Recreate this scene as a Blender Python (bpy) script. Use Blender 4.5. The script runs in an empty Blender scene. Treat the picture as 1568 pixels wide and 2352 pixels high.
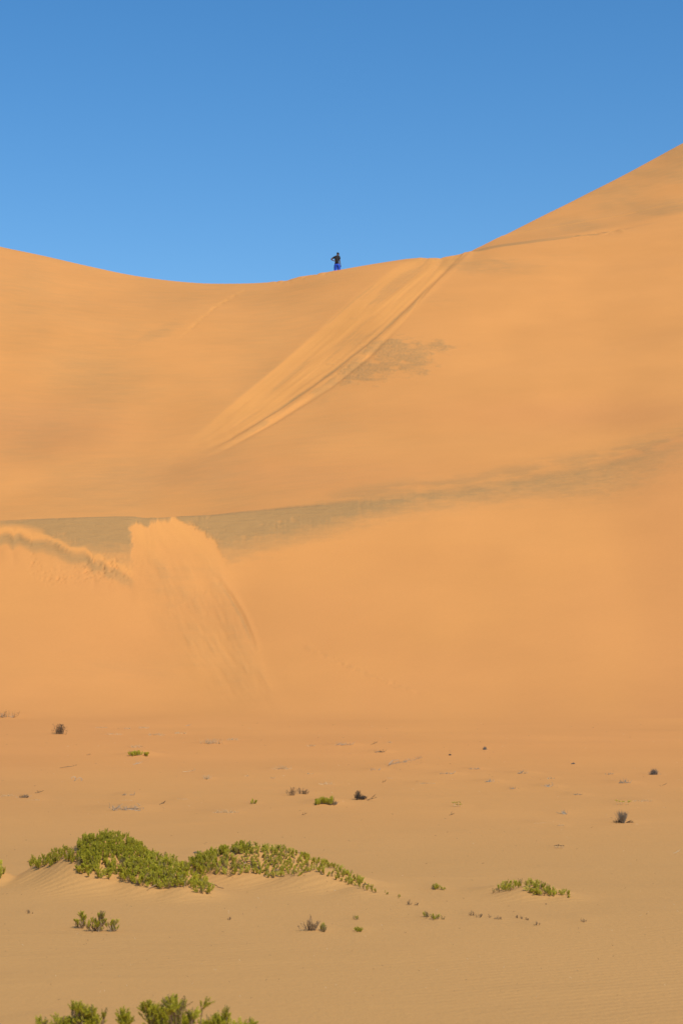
import bpy, math, random
import numpy as np
from mathutils import Vector, Matrix, Quaternion

R = math.radians
scene = bpy.context.scene
col = scene.collection

# ------------------------------------------------------------------ camera
# photo grid used for surveying: 1568 x 2352
FPX = 4389.0                       # focal length in survey pixels (30 degrees tall)
CX, CY = 784.0, 1176.0
HORIZON = 1560.0
PITCH = math.atan((HORIZON - CY) / FPX)
CAMZ = 1.7
cam_d = bpy.data.cameras.new('camera')
cam = bpy.data.objects.new('camera', cam_d); col.objects.link(cam)
cam.location = (0, 0, CAMZ)
cam.rotation_euler = (R(90) + PITCH, 0, 0)
cam_d.sensor_fit = 'VERTICAL'; cam_d.sensor_height = 24.0; cam_d.sensor_width = 16.0
cam_d.lens = 12.0 / (CY / FPX)
cam_d.clip_start = 0.1; cam_d.clip_end = 9000
cam_d.dof.use_dof = True; cam_d.dof.focus_distance = 30.0
cam_d.dof.aperture_fstop = cam_d.lens / 11.0
scene.camera = cam

# ------------------------------------------------------------------ sky and sun
SUN_EL, SUN_AZ = R(50), R(140)     # azimuth clockwise from +Y (away from the camera): behind and to the right
world = bpy.data.worlds.new('World'); scene.world = world
world.use_nodes = True
wn = world.node_tree; wn.nodes.clear()
sky = wn.nodes.new('ShaderNodeTexSky'); sky.sky_type = 'NISHITA'
sky.sun_disc = False; sky.sun_elevation = SUN_EL; sky.sun_rotation = SUN_AZ
sky.altitude = 0; sky.air_density = 1.0; sky.dust_density = 0.4; sky.ozone_density = 3.0
bg = wn.nodes.new('ShaderNodeBackground'); bg.inputs['Strength'].default_value = 0.142
wo = wn.nodes.new('ShaderNodeOutputWorld')
hs = wn.nodes.new('ShaderNodeHueSaturation'); hs.inputs['Saturation'].default_value = 1.32
wn.links.new(sky.outputs[0], hs.inputs['Color']); wn.links.new(hs.outputs[0], bg.inputs[0]); wn.links.new(bg.outputs[0], wo.inputs[0])

sun_d = bpy.data.lights.new('sun', 'SUN'); sun = bpy.data.objects.new('sun', sun_d); col.objects.link(sun)
sun_d.energy = 3.45; sun_d.angle = R(0.5); sun_d.color = (1.0, 0.955, 0.88)
sdir = Vector((math.sin(SUN_AZ) * math.cos(SUN_EL), math.cos(SUN_AZ) * math.cos(SUN_EL), math.sin(SUN_EL)))
sun.rotation_euler = sdir.to_track_quat('Z', 'Y').to_euler()
sun.location = (20, -20, 60)

vs = scene.view_settings
vs.view_transform = 'Standard'; vs.look = 'None'; vs.gamma = 1.0; vs.use_curve_mapping = False
vs.exposure = 0.0
scene.render.engine = 'CYCLES'

# ------------------------------------------------------------------ helpers
def tag(o, label=None, cat=None, group=None, kind=None):
    if label: o['label'] = label
    if cat: o['category'] = cat
    if group: o['group'] = group
    if kind: o['kind'] = kind
    return o

def link(name, me, parent=None, loc=(0, 0, 0)):
    o = bpy.data.objects.new(name, me); col.objects.link(o)
    o.location = loc
    if parent is not None: o.parent = parent
    return o

def sstep(a, b, x):
    t = np.clip((x - a) / (b - a), 0, 1)
    return t * t * (3 - 2 * t)

def ray(px, row):
    """survey pixel -> (x/y, dz/dy) of its line of sight"""
    v = (CY - row) / FPX
    den = math.cos(PITCH) - v * math.sin(PITCH)
    return (px - CX) / FPX / den, (math.sin(PITCH) + v * math.cos(PITCH)) / den

def survey(X, Y, Z):
    dz = Z - CAMZ
    dep = Y * math.cos(PITCH) + dz * math.sin(PITCH)
    return CX + FPX * X / dep, CY - FPX * (-Y * math.sin(PITCH) + dz * math.cos(PITCH)) / dep

_rng = np.random.RandomState(5)
_LAT = _rng.rand(256, 256)
def vnoise(x, y):
    xi = np.floor(x).astype(int); yi = np.floor(y).astype(int)
    fx = x - xi; fy = y - yi
    fx = fx * fx * fx * (fx * (fx * 6 - 15) + 10); fy = fy * fy * fy * (fy * (fy * 6 - 15) + 10)
    a = _LAT[xi & 255, yi & 255]; b = _LAT[(xi + 1) & 255, yi & 255]
    c = _LAT[xi & 255, (yi + 1) & 255]; d = _LAT[(xi + 1) & 255, (yi + 1) & 255]
    return (a + (b - a) * fx) * (1 - fy) + (c + (d - c) * fx) * fy - 0.5
def fbm(x, y, n=4):
    s = 0; a = 1.0
    for k in range(n):
        s = s + a * vnoise(x * 2 ** k + 17.3 * k, y * 2 ** k + 5.1 * k); a *= 0.5
    return s

# ------------------------------------------------------------------ materials
def mat(name):
    m = bpy.data.materials.new(name); m.use_nodes = True
    nt = m.node_tree
    return m, nt, nt.nodes['Principled BSDF']
def N(nt, t, **kw):
    n = nt.nodes.new(t)
    for k, v in kw.items(): setattr(n, k, v)
    return n
def mixc(nt, fac, a, b):
    n = N(nt, 'ShaderNodeMix', data_type='RGBA')
    for i, s in ((0, fac), (6, a), (7, b)):
        if hasattr(s, 'links') or isinstance(s, bpy.types.NodeSocket): nt.links.new(s, n.inputs[i])
        else: n.inputs[i].default_value = s if i == 0 else (*s, 1)
    return n.outputs[2]
def mth(nt, op, a, b=0.0, clamp=False):
    n = N(nt, 'ShaderNodeMath', operation=op, use_clamp=clamp)
    for i, s in ((0, a), (1, b)):
        if isinstance(s, bpy.types.NodeSocket): nt.links.new(s, n.inputs[i])
        else: n.inputs[i].default_value = s
    return n.outputs[0]
def noise(nt, vec, scale, detail=4, rough=0.5, sc=(1, 1, 1), rot=(0, 0, 0)):
    mp = N(nt, 'ShaderNodeMapping'); mp.inputs['Scale'].default_value = sc; mp.inputs['Rotation'].default_value = rot
    nt.links.new(vec, mp.inputs['Vector'])
    n = N(nt, 'ShaderNodeTexNoise'); n.inputs['Scale'].default_value = scale
    n.inputs['Detail'].default_value = detail; n.inputs['Roughness'].default_value = rough
    nt.links.new(mp.outputs[0], n.inputs['Vector'])
    return n.outputs['Fac']

SAND_ORANGE = (0.70, 0.298, 0.079)
SAND_FRESH = (0.755, 0.326, 0.081)
SAND_RED = (0.645, 0.265, 0.078)
SAND_DARK = (0.435, 0.233, 0.080)
SAND_PLAIN = (0.585, 0.286, 0.083)
SAND_NEAR = (0.565, 0.289, 0.089)
def sand_material():
    m, nt, p = mat('sand')
    pos = N(nt, 'ShaderNodeNewGeometry').outputs['Position']
    def attr(n): return N(nt, 'ShaderNodeAttribute', attribute_name=n).outputs['Fac']
    dark, plain, fresh, near, red = attr('dark_sand_shade'), attr('plain_sand'), attr('fresh_sand'), attr('pale_sand'), attr('red_sand')
    rip = attr('ripple')
    c = mixc(nt, red, SAND_ORANGE, SAND_RED)
    c = mixc(nt, fresh, c, SAND_FRESH)
    pl = mixc(nt, near, SAND_PLAIN, SAND_NEAR)
    c = mixc(nt, plain, c, pl)
    # dark heavy grains and some painted shade: broken up by wind streaks
    st = noise(nt, pos, 1.0, 5, 0.6, (0.5, 1.3, 2.6), (0, 0, 0.3))
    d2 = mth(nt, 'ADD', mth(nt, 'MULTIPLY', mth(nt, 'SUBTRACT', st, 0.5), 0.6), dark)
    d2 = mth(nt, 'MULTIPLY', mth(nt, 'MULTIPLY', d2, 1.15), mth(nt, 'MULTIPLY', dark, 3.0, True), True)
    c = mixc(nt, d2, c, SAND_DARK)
    # mottling and grain
    big = noise(nt, pos, 0.12, 4, 0.55, (1, 1, 1.6))
    v = mth(nt, 'ADD', mth(nt, 'MULTIPLY', mth(nt, 'SUBTRACT', big, 0.5), 0.22), 1.0)
    sm = noise(nt, pos, 9.0, 4, 0.7)
    v = mth(nt, 'ADD', v, mth(nt, 'MULTIPLY', mth(nt, 'SUBTRACT', sm, 0.5), 0.10))
    gr = noise(nt, pos, 180.0, 2, 0.8)
    v = mth(nt, 'ADD', v, mth(nt, 'MULTIPLY', mth(nt, 'SUBTRACT', gr, 0.5), 0.16))
    vm = N(nt, 'ShaderNodeVectorMath', operation='SCALE')
    nt.links.new(c, vm.inputs[0]); nt.links.new(v, vm.inputs['Scale'])
    nt.links.new(vm.outputs[0], p.inputs['Base Color'])
    p.inputs['Roughness'].default_value = 0.95
    p.inputs['Specular IOR Level'].default_value = 0.12
    # relief: wind ripples and grain
    mp = N(nt, 'ShaderNodeMapping'); mp.inputs['Rotation'].default_value = (0, 0, R(62))
    nt.links.new(pos, mp.inputs['Vector'])
    w = N(nt, 'ShaderNodeTexWave', wave_type='BANDS', bands_direction='X', wave_profile='SIN')
    w.inputs['Scale'].default_value = 3.4; w.inputs['Distortion'].default_value = 5.5
    w.inputs['Detail'].default_value = 3; w.inputs['Detail Scale'].default_value = 0.55
    nt.links.new(mp.outputs[0], w.inputs['Vector'])
    h = mth(nt, 'MULTIPLY', mth(nt, 'MULTIPLY', w.outputs['Fac'], 0.0017), rip)
    h = mth(nt, 'ADD', h, mth(nt, 'MULTIPLY', noise(nt, pos, 26, 4, 0.6), 0.006))
    rd = noise(nt, pos, 2.2, 3, 0.6, (0.45, 1.6, 1.0), (0, 0, 0.35))
    h = mth(nt, 'ADD', h, mth(nt, 'MULTIPLY', mth(nt, 'MULTIPLY', rd, 0.12), dark))
    b = N(nt, 'ShaderNodeBump'); b.inputs['Strength'].default_value = 1.0; b.inputs['Distance'].default_value = 1.0
    nt.links.new(h, b.inputs['Height']); nt.links.new(b.outputs[0], p.inputs['Normal'])
    return m
SAND = sand_material()

def plant_material(name, cols, rough=0.6, trans=0.0, scale=40):
    m, nt, p = mat(name)
    g = N(nt, 'ShaderNodeNewGeometry')
    rnd = g.outputs['Random Per Island']
    oi = N(nt, 'ShaderNodeObjectInfo').outputs['Random']
    ns = noise(nt, g.outputs['Position'], scale, 3, 0.6)
    f = mth(nt, 'ADD', mth(nt, 'MULTIPLY', rnd, 0.5), mth(nt, 'MULTIPLY', oi, 0.3))
    f = mth(nt, 'ADD', f, mth(nt, 'MULTIPLY', mth(nt, 'SUBTRACT', ns, 0.5), 0.7), True)
    cr = N(nt, 'ShaderNodeValToRGB')
    el = cr.color_ramp.elements
    el[0].position = 0.0; el[0].color = (*cols[0], 1); el[1].position = 0.9; el[1].color = (*cols[-1], 1)
    for k in range(1, len(cols) - 1):
        e = el.new(0.9 * k / (len(cols) - 1)); e.color = (*cols[k], 1)
    nt.links.new(f, cr.inputs[0]); nt.links.new(cr.outputs[0], p.inputs['Base Color'])
    p.inputs['Roughness'].default_value = rough; p.inputs['Specular IOR Level'].default_value = 0.25
    if trans:
        t = N(nt, 'ShaderNodeBsdfTranslucent'); nt.links.new(cr.outputs[0], t.inputs[0])
        mx = N(nt, 'ShaderNodeMixShader'); mx.inputs[0].default_value = trans
        nt.links.new(p.outputs[0], mx.inputs[1]); nt.links.new(t.outputs[0], mx.inputs[2])
        nt.links.new(mx.outputs[0], nt.nodes['Material Output'].inputs[0])
    return m
M_LEAF = plant_material('succulent_leaf', [(0.20, 0.178, 0.012), (0.56, 0.49, 0.022), (0.80, 0.70, 0.07)], 0.5, 0.25)
M_LEAFPALE = plant_material('dusty_leaf', [(0.34, 0.28, 0.03), (0.62, 0.53, 0.05), (0.80, 0.70, 0.12)], 0.6, 0.25)
M_LEAFOLD = plant_material('old_leaf', [(0.13, 0.095, 0.03), (0.25, 0.19, 0.05), (0.36, 0.29, 0.09)], 0.7, 0.1)
M_STEM = plant_material('woody_stem', [(0.17, 0.10, 0.045), (0.30, 0.19, 0.09), (0.42, 0.30, 0.16)], 0.8)
M_STRAW = plant_material('bleached_straw', [(0.74, 0.53, 0.27), (0.88, 0.68, 0.37), (0.94, 0.78, 0.48)], 0.8, 0.3)
M_GREY = plant_material('weathered_twig', [(0.26, 0.21, 0.14), (0.46, 0.38, 0.26), (0.74, 0.62, 0.43)], 0.85)
M_CHAR = plant_material('dark_twig', [(0.035, 0.026, 0.018), (0.085, 0.06, 0.038), (0.16, 0.11, 0.06)], 0.85)
M_BROWN = plant_material('brown_dry_leaf', [(0.11, 0.065, 0.03), (0.20, 0.125, 0.06), (0.32, 0.21, 0.10)], 0.8)
M_FEATHER = plant_material('feathery_dead_twig', [(0.13, 0.095, 0.055), (0.27, 0.205, 0.125), (0.46, 0.37, 0.24)], 0.85)
M_BLUE = plant_material('blue_grey_twig', [(0.095, 0.085, 0.07), (0.20, 0.175, 0.14), (0.36, 0.31, 0.24)], 0.85)

# ------------------------------------------------------------------ terrain
def ecurve(pts):
    """pixel polyline of a crest -> arrays (u, e)"""
    q = [ray(*p) for p in pts]
    return np.array([a for a, b in q]), np.array([b for a, b in q])
def U(px): return (np.asarray(px, float) - CX) / FPX
def smooth_interp(u, xs, ys):
    xs = np.asarray(xs, float); ys = np.asarray(ys, float)
    d = np.diff(ys) / np.diff(xs); m = np.zeros(len(xs))
    h = np.diff(xs)
    m[1:-1] = np.where(d[:-1] * d[1:] > 0, (h[1:] * d[:-1] + h[:-1] * d[1:]) / (h[1:] + h[:-1]), 0)
    lim = 3 * np.minimum(np.abs(d[:-1]), np.abs(d[1:])); m[1:-1] = np.clip(m[1:-1], -lim, lim)
    m[0], m[-1] = d[0], d[-1]
    i = np.clip(np.searchsorted(xs, u) - 1, 0, len(xs) - 2)
    t = np.clip((u - xs[i]) / h[i], 0, 1)
    return ((2*t**3 - 3*t**2 + 1) * ys[i] + (t**3 - 2*t**2 + t) * h[i] * m[i] + (-2*t**3 + 3*t**2) * ys[i+1] + (t**3 - t**2) * h[i] * m[i+1])
def pcurve(u, pts):
    return smooth_interp(u, U([p[0] for p in pts]), [p[1] for p in pts])
def csmooth(a, n):
    for _ in range(n):
        b = a.copy(); b[1:-1] = 0.25 * a[:-2] + 0.5 * a[1:-1] + 0.25 * a[2:]; a = b
    return a

u_in = np.linspace(-0.192, 0.192, 690)
side = 0.192 + np.cumsum(np.geomspace(0.0006, 0.045, 56))
UU = np.concatenate([-side[::-1], u_in, side])
rows = np.linspace(2420, 1668, 380)
y_pl = []
yb = np.linspace(7, 70, 6000); zb = 0.37 * sstep(18, 65, yb)
eb = (zb - CAMZ) / yb
for r in rows: y_pl.append(np.interp(ray(CX, r)[1], eb, yb))
y_pl = np.array(y_pl)
YY = np.concatenate([np.linspace(1.5, y_pl[0], 16)[:-1], y_pl, np.arange(y_pl[-1] + 0.16, 160, 0.16),
                     np.arange(160, 236, 0.5), np.geomspace(238, 620, 24)])
nu, ny = len(UU), len(YY)

SKY = [(-2200, 420), (-900, 300), (-300, 480), (-60, 551), (0, 565), (100, 586), (200, 609), (300, 630), (400, 644), (500, 650), (600, 648), (650, 643), (700, 633),
       (770, 620), (850, 606), (950, 591), (988, 587), (1010, 588.5), (1030, 585), (1060, 580.5), (1085, 577), (1130, 567), (1200, 557), (1300, 543.5),
       (1400, 531), (1440, 525), (1568, 502), (1900, 470), (4000, 600)]
FAR = [(-2200, 1000), (0, 760), (600, 760), (900, 690), (1000, 640), (1060, 594), (1085, 574), (1105, 564), (1150, 541), (1200, 515.5), (1250, 490), (1300, 465.5), (1350, 440),
       (1400, 415), (1450, 389), (1500, 362), (1568, 325), (1800, 210), (2200, 120), (4000, 500)]
LOW = [(-2200, 1290), (-300, 1206), (0, 1194), (80, 1190), (160, 1187), (300, 1184), (400, 1185), (500, 1181), (600, 1172), (750, 1159), (900, 1140), (1050, 1120), (1200, 1098),
       (1300, 1082), (1400, 1062), (1568, 1010), (1900, 960), (4000, 1100)]
def edir(pts):
    a, b = ecurve(pts)
    return csmooth(smooth_interp(UU, a, b), 2)
e2, e3, e1 = edir(SKY), edir(FAR), edir(LOW)
yf = csmooth(pcurve(UU, [(-2200, 58), (0, 61), (400, 63), (800, 62), (1200, 60), (1568, 59), (4000, 60)]), 120)
y1 = csmooth(pcurve(UU, [(-2200, 92), (0, 84), (400, 85), (800, 87), (1200, 90), (1568, 93), (4000, 100)]), 120)
y2 = csmooth(pcurve(UU, [(-2200, 170), (0, 151), (300, 148), (500, 146), (770, 144), (1060, 145), (1300, 149), (1568, 152), (4000, 180)]), 120)
dy3 = csmooth(pcurve(UU, [(-2200, 25), (900, 20), (1000, 14), (1085, 11), (1200, 17), (1400, 28), (1568, 37), (4000, 70)]), 72)
m1a = csmooth(pcurve(UU, [(-2200, .5), (0, .62), (480, .6), (700, .5), (1100, .38), (1568, .36), (4000, .3)]), 90)
m1b = csmooth(pcurve(UU, [(-2200, -.05), (0, -.06), (300, -.04), (480, .08), (650, .2), (900, .28), (1200, .33), (1568, .35), (4000, .3)]), 90)
rb = csmooth(pcurve(UU, [(-2200, .1), (0, .15), (300, .25), (480, .9), (650, 1.5), (900, 2.0), (1568, 2.3), (4000, 2.0)]), 90)
m2b = csmooth(pcurve(UU, [(-2200, -.5), (1000, -.5), (1050, -.25), (1090, 0.16), (1200, .2), (1440, .33), (1568, .4), (4000, .3)]), 72)
m3a = csmooth(pcurve(UU, [(-2200, -.35), (1000, -.35), (1060, 0.2), (1090, .33), (1568, .44), (4000, .3)]), 72)
cl = lambda a: a[:, None]
e2f = e2.copy(); e2 = csmooth(e2, 900); e1 = csmooth(e1, 200)
z1 = CAMZ + e1 * y1; z2 = CAMZ + e2 * y2; y3 = y2 + dy3; z3 = CAMZ + e3 * y3
yb_ = y1 + 6.0; zb_ = z1 + rb
y4 = y3 + 45; z4 = z3 - 15
Yg = np.broadcast_to(YY[None, :], (nu, ny)); Xg = UU[:, None] * Yg
def plainz(y): return 0.37 * sstep(18, 65, y)
def herm(y, ya, za, ma, yb, zb, mb):
    h = yb - ya; t = np.clip((y - ya) / h, 0, 1)
    return ((2*t**3 - 3*t**2 + 1) * za + (t**3 - 2*t**2 + t) * h * ma + (-2*t**3 + 3*t**2) * zb + (t**3 - t**2) * h * mb)
zf = plainz(yf)
Z = plainz(Yg).copy()
mb_ = 0.36
def put(lo, hi, val):
    k = (Yg >= cl(lo)) & (Yg < cl(hi)); Z[k] = val[k]
put(yf, y1, herm(Yg, cl(yf), cl(zf), 0.02, cl(y1), cl(z1), cl(m1a)))
put(y1, yb_, herm(Yg, cl(y1), cl(z1), cl(m1b), cl(yb_), cl(zb_), mb_))
put(yb_, y2, herm(Yg, cl(yb_), cl(zb_), mb_, cl(y2), cl(z2), 0.40))
put(y2, y3, herm(Yg, cl(y2), cl(z2), cl(m2b), cl(y3), cl(z3), cl(m3a)))
put(y3, y4, herm(Yg, cl(y3), cl(z3), -0.3, cl(y4), cl(z4), -0.3))
put(y4, y4 * 0 + 9999, herm(Yg, cl(y4), cl(z4), -0.3, 620.0, 1.0, 0.0))
Z += cl((e2f - e2) * y2) * np.exp(-(np.minimum(Yg - cl(y2), 0) / 5.0) ** 2 - (np.maximum(Yg - cl(y2), 0) / 4.0) ** 2)
edge = 1 - sstep(0.55, max(UU) * 0.98, np.abs(UU))[:, None]
far_of = sstep(30, 62, Yg)
Z = Z * (1 - far_of) + Z * edge * far_of
# rolling relief, kept off the crests
w_up = sstep(0, 8, Yg - cl(yb_)) * (1 - sstep(-14, -1, Yg - cl(y2)))
w_lo = sstep(0, 8, Yg - cl(yf)) * (1 - sstep(-7, -1, Yg - cl(y1)))
Z += w_up * (fbm(Xg / 16 + 3, Yg / 22 + 9, 3) * 0.9 + fbm(Xg / 5, Yg / 7, 2) * 0.10)
Z += w_lo * (fbm(Xg / 9 + 30, Yg / 12, 3) * 0.35)
Z += (1 - sstep(50, 66, Yg)) * sstep(10, 14, Yg) * (fbm(Xg / 3.0 + 40, Yg / 2.2, 3) * 0.022 + fbm(Xg / 9 + 4, Yg / 4 + 77, 2) * 0.05 * sstep(16, 30, Yg))
for _ in range(3):
    q = Z.copy(); q[:, 1:-1] = 0.25 * Z[:, :-2] + 0.5 * Z[:, 1:-1] + 0.25 * Z[:, 2:]
    Z = np.where((Yg > 66) & (Yg < 260), q, Z)

yu = np.arange(46, 88, 0.2); ker = np.exp(-(np.arange(-40, 41) * 0.2 / 2.6) ** 2); ker /= ker.sum()
kk = np.where((YY > 54) & (YY < 80))[0]; wk = sstep(54, 58, YY[kk]) * (1 - sstep(75, 80, YY[kk]))
for i in range(nu):
    c = np.convolve(np.interp(yu, YY, Z[i]), ker, 'same')
    Z[i, kk] = Z[i, kk] * (1 - wk) + np.interp(YY[kk], yu, c) * wk
PX, PY = survey(Xg, Yg, Z)          # where the bare slopes stand in the survey grid
vis = (Yg < cl(y2) + 1.0)           # camera-side slopes
front1 = (Yg < cl(y1) + 1.2)        # lower dune and plain
def pdist(pts, X, Y):
    """signed distance to a polyline (positive to its right-hand side going down the list) and position along it 0..1"""
    P = np.array(pts, float); seg = np.hypot(*(P[1:] - P[:-1]).T); L = np.concatenate([[0], np.cumsum(seg)])
    best = np.full(X.shape, 1e9); sg = np.ones(X.shape); tt = np.zeros(X.shape)
    for i in range(len(P) - 1):
        d = P[i + 1] - P[i]; l2 = d @ d
        t = ((X - P[i][0]) * d[0] + (Y - P[i][1]) * d[1]) / l2
        tc = np.clip(t, 0, 1)
        dd = np.hypot(X - P[i][0] - tc * d[0], Y - P[i][1] - tc * d[1])
        cr = d[0] * (Y - P[i][1]) - d[1] * (X - P[i][0])
        k = dd < best
        best = np.where(k, dd, best); sg = np.where(k, np.sign(cr), sg); tt = np.where(k, (L[i] + tc * seg[i]) / L[-1], tt)
    return best * -sg, tt
gss = lambda d, w: np.exp(-(d / w) ** 2)

dark = np.zeros_like(Z); fresh = np.zeros_like(Z); red = np.zeros_like(Z)
dZ = np.zeros_like(Z)
# --- long slide tracks on the upper dune
k = (Yg > cl(y1) + 1.2) & (Yg < cl(y2) + 2.0) & (PX > 250) & (PX < 1150) & (PY > 560) & (PY < 1110)
X_, Y_ = PX[k], PY[k]
Lp = [(955, 588), (905, 615), (815, 680), (740, 750), (640, 838), (540, 920), (440, 1005), (360, 1062)]
Rp = [(1066, 578), (1030, 612), (985, 655), (885, 750), (770, 845), (650, 930), (530, 1005), (420, 1058)]
Op = [(1075, 578), (1010, 645), (935, 735), (850, 822), (760, 892), (640, 968), (520, 1035), (430, 1070)]
dl, tl = pdist(Lp, X_, Y_); dr, tr = pdist(Rp, X_, Y_); do, to = pdist(Op, X_, Y_)
# going down these lines the band lies left-hand of L as seen on the page: fix the sign by the known middle
ml, _ = pdist(Lp, np.array([830.]), np.array([730.])); mr, _ = pdist(Rp, np.array([830.]), np.array([730.])); mo, _ = pdist(Op, np.array([830.]), np.array([730.]))
dl *= np.sign(ml[0]); dr *= np.sign(mr[0]); do *= np.sign(mo[0])      # positive = inside the band
fade = 1 - sstep(0.70, 1.03, tr + 0.08 * fbm(X_ / 40, Y_ / 40, 2))
inside = sstep(-2, 5, dl) * sstep(-1, 4, dr) * fade
wfr = np.clip(dl / (np.abs(dl) + np.abs(dr) + 1e-6), 0, 1)
nz = fbm(wfr * 7 + 3, tr * 5.0, 3)
soft_in = sstep(-6, 22, dl) * sstep(-4, 14, dr) * fade
dz = soft_in * (-0.09 + nz * 0.06)
dz += -0.10 * gss(dr + 1, 5.5) * fade * sstep(0.0, 0.08, tr)             # the main groove
dz += 0.055 * gss(dr + 10, 8) * fade * (0.5 + 0.8 * sstep(-0.3, 0.4, fbm(tr * 9, dr / 14, 2)))
dz += -0.10 * gss(do - 5, 5) * (1 - sstep(0.7, 1.0, to)) * sstep(0.25, 0.45, to)
outer = sstep(-3, 6, do) * (1 - sstep(-2, 3, dr)) * fade
dz += outer * fbm(do / 9 + 7, tr * 6, 3) * 0.06
dZ[k] += dz
fresh[k] = np.maximum(fresh[k], np.clip(inside * (0.75 + nz * 0.7) + outer * 0.35, 0, 1))
gk = gss(dr + 2, 4.5) * fade * (0.6 + 0.7 * fbm(tr * 14, dr / 8, 2)) * sstep(0.05, 0.3, tr)
dark[k] = np.maximum(dark[k], np.clip(gk * 0.75, 0, 1))
dark[k] = np.maximum(dark[k], inside * np.clip(-nz * 0.9 - 0.1, 0, 0.25) + outer * np.clip(fbm(do / 12 + 1, tr * 9, 3) * 0.9 + 0.08, 0, 0.35))
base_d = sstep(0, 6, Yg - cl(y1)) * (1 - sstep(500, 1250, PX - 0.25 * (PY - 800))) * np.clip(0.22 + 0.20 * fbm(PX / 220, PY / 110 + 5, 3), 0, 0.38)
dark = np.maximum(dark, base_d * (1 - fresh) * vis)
# --- patch of dark coarse grains right of the tracks
sx, sy = PX, PY
stre = fbm((PX + 0.9 * PY) / 26, (PY - 0.12 * PX) / 7, 5)
pd = np.zeros_like(Z)
for (cx, cy, rx, ry, w) in [(900, 803, 80, 30, 1.0), (955, 825, 50, 40, .95), (835, 850, 70, 34, .9), (985, 796, 65, 18, .8), (805, 875, 55, 20, .6), (900, 835, 60, 25, .8)]:
    pd = np.maximum(pd, w * gss(np.hypot((PX - cx) / rx, (PY - cy) / ry), 1.0))
pd = sstep(0.16, 0.85, pd + stre * 0.52) * np.clip(0.50 + 0.30 * fbm(PX / 4, PY / 2.5, 2), 0.1, 0.7)
dark = np.maximum(dark, pd * (~front1) * vis)
# --- other thin dark drifts on the upper dune
for (cx, cy, rx, ry, ang, w) in [(360, 765, 95, 22, -22, .34), (1110, 610, 150, 26, 4, .34), (700, 655, 150, 20, -8, .28), (1490, 470, 120, 38, -30, .36), (1010, 690, 80, 22, 5, .18),
                                 (300, 850, 130, 22, -12, .20), (1300, 590, 70, 16, 0, .16), (740, 920, 60, 16, -28, .25), (60, 640, 90, 16, 8, .22), (830, 960, 120, 20, -8, .14)]:
    a = R(ang); dx, dy_ = PX - cx, PY - cy
    q = np.hypot((dx * math.cos(a) + dy_ * math.sin(a)) / rx, (-dx * math.sin(a) + dy_ * math.cos(a)) / ry)
    dark = np.maximum(dark, w * np.clip(gss(q, 1.0) + stre * 0.35 * gss(q, 1.6), 0, 1) * (~front1) * vis)
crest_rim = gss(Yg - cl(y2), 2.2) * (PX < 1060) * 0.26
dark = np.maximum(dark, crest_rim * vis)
# crease line at the foot of the far right dune, its shade painted into the colour
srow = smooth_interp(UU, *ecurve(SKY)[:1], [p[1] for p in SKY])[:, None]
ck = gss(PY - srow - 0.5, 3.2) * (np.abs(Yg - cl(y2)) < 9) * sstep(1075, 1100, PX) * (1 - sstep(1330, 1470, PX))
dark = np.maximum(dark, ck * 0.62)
hol = gss(Yg - cl(y2) - 1.0, 1.2) * sstep(1090, 1110, PX) * (1 - sstep(1380, 1480, PX))
dZ -= hol * 0.16
rough_k = gss(Yg - cl(y2), 1.5) * sstep(1280, 1330, PX) * (1 - sstep(1420, 1450, PX))
dZ += rough_k * fbm(Xg * 1.6, Yg * 1.2, 3) * 0.18
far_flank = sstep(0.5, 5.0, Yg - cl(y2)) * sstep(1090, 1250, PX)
dark = np.maximum(dark, far_flank * np.clip(0.26 + fbm(PX / 120, PY / 40, 3) * 0.35, 0, 0.5))  # flank turned from the sun, its shading painted into the sand colour
# foot prints along the ridge where the person walks
fp = gss(Yg - cl(y2), 1.1) * sstep(610, 660, PX) * (1 - sstep(745, 800, PX)) + gss(Yg - cl(y2), 1.1) * sstep(960, 985, PX) * (1 - sstep(1060, 1085, PX))
dZ += fp * (np.abs(vnoise(Xg * 1.9 + 3, Yg * 0.7)) * 0.30 - 0.06)
# faint walked line from the saddle down the left bowl
tk, tt_ = pdist([(560, 668), (520, 690), (480, 715), (440, 752), (400, 790)], PX, PY)
kk = gss(tk, 4) * (~front1) * vis * (1 - sstep(0.7, 1, tt_))
dZ += kk * (fbm(Xg * 2.5, Yg * 2.0, 2) * 0.08 - 0.02); fresh = np.maximum(fresh, kk * 0.4)
# red tint in the lower bowl
red = np.maximum(red, 0.9 * gss(np.hypot((PX - 60) / 240, (PY - 985) / 75), 1) * (~front1))
red = np.maximum(red, 0.6 * gss(np.hypot((PX - 640) / 420, (PY - 1090) / 45), 1) * (~front1))
red = np.maximum(red, 0.6 * gss(np.hypot((PX - 1300) / 400, (PY - 950) / 40), 1) * (~front1))
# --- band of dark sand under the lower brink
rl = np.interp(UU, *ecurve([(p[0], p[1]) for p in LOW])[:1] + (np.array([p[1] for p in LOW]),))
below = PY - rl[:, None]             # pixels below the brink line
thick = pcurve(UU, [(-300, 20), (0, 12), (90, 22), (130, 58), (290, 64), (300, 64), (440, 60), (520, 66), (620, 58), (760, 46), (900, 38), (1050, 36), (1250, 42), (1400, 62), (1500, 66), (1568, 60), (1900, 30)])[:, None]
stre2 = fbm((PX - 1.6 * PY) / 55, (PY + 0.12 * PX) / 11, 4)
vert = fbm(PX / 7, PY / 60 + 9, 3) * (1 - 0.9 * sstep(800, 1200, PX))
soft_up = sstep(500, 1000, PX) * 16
band = sstep(-4 - soft_up, 6 + soft_up * .6, below) * (1 - sstep(0.35, 1.75, below / (thick * 1.35) + stre2 * (0.38 - 0.16 * sstep(900, 1300, PX)) + vert * 0.10))
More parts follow.
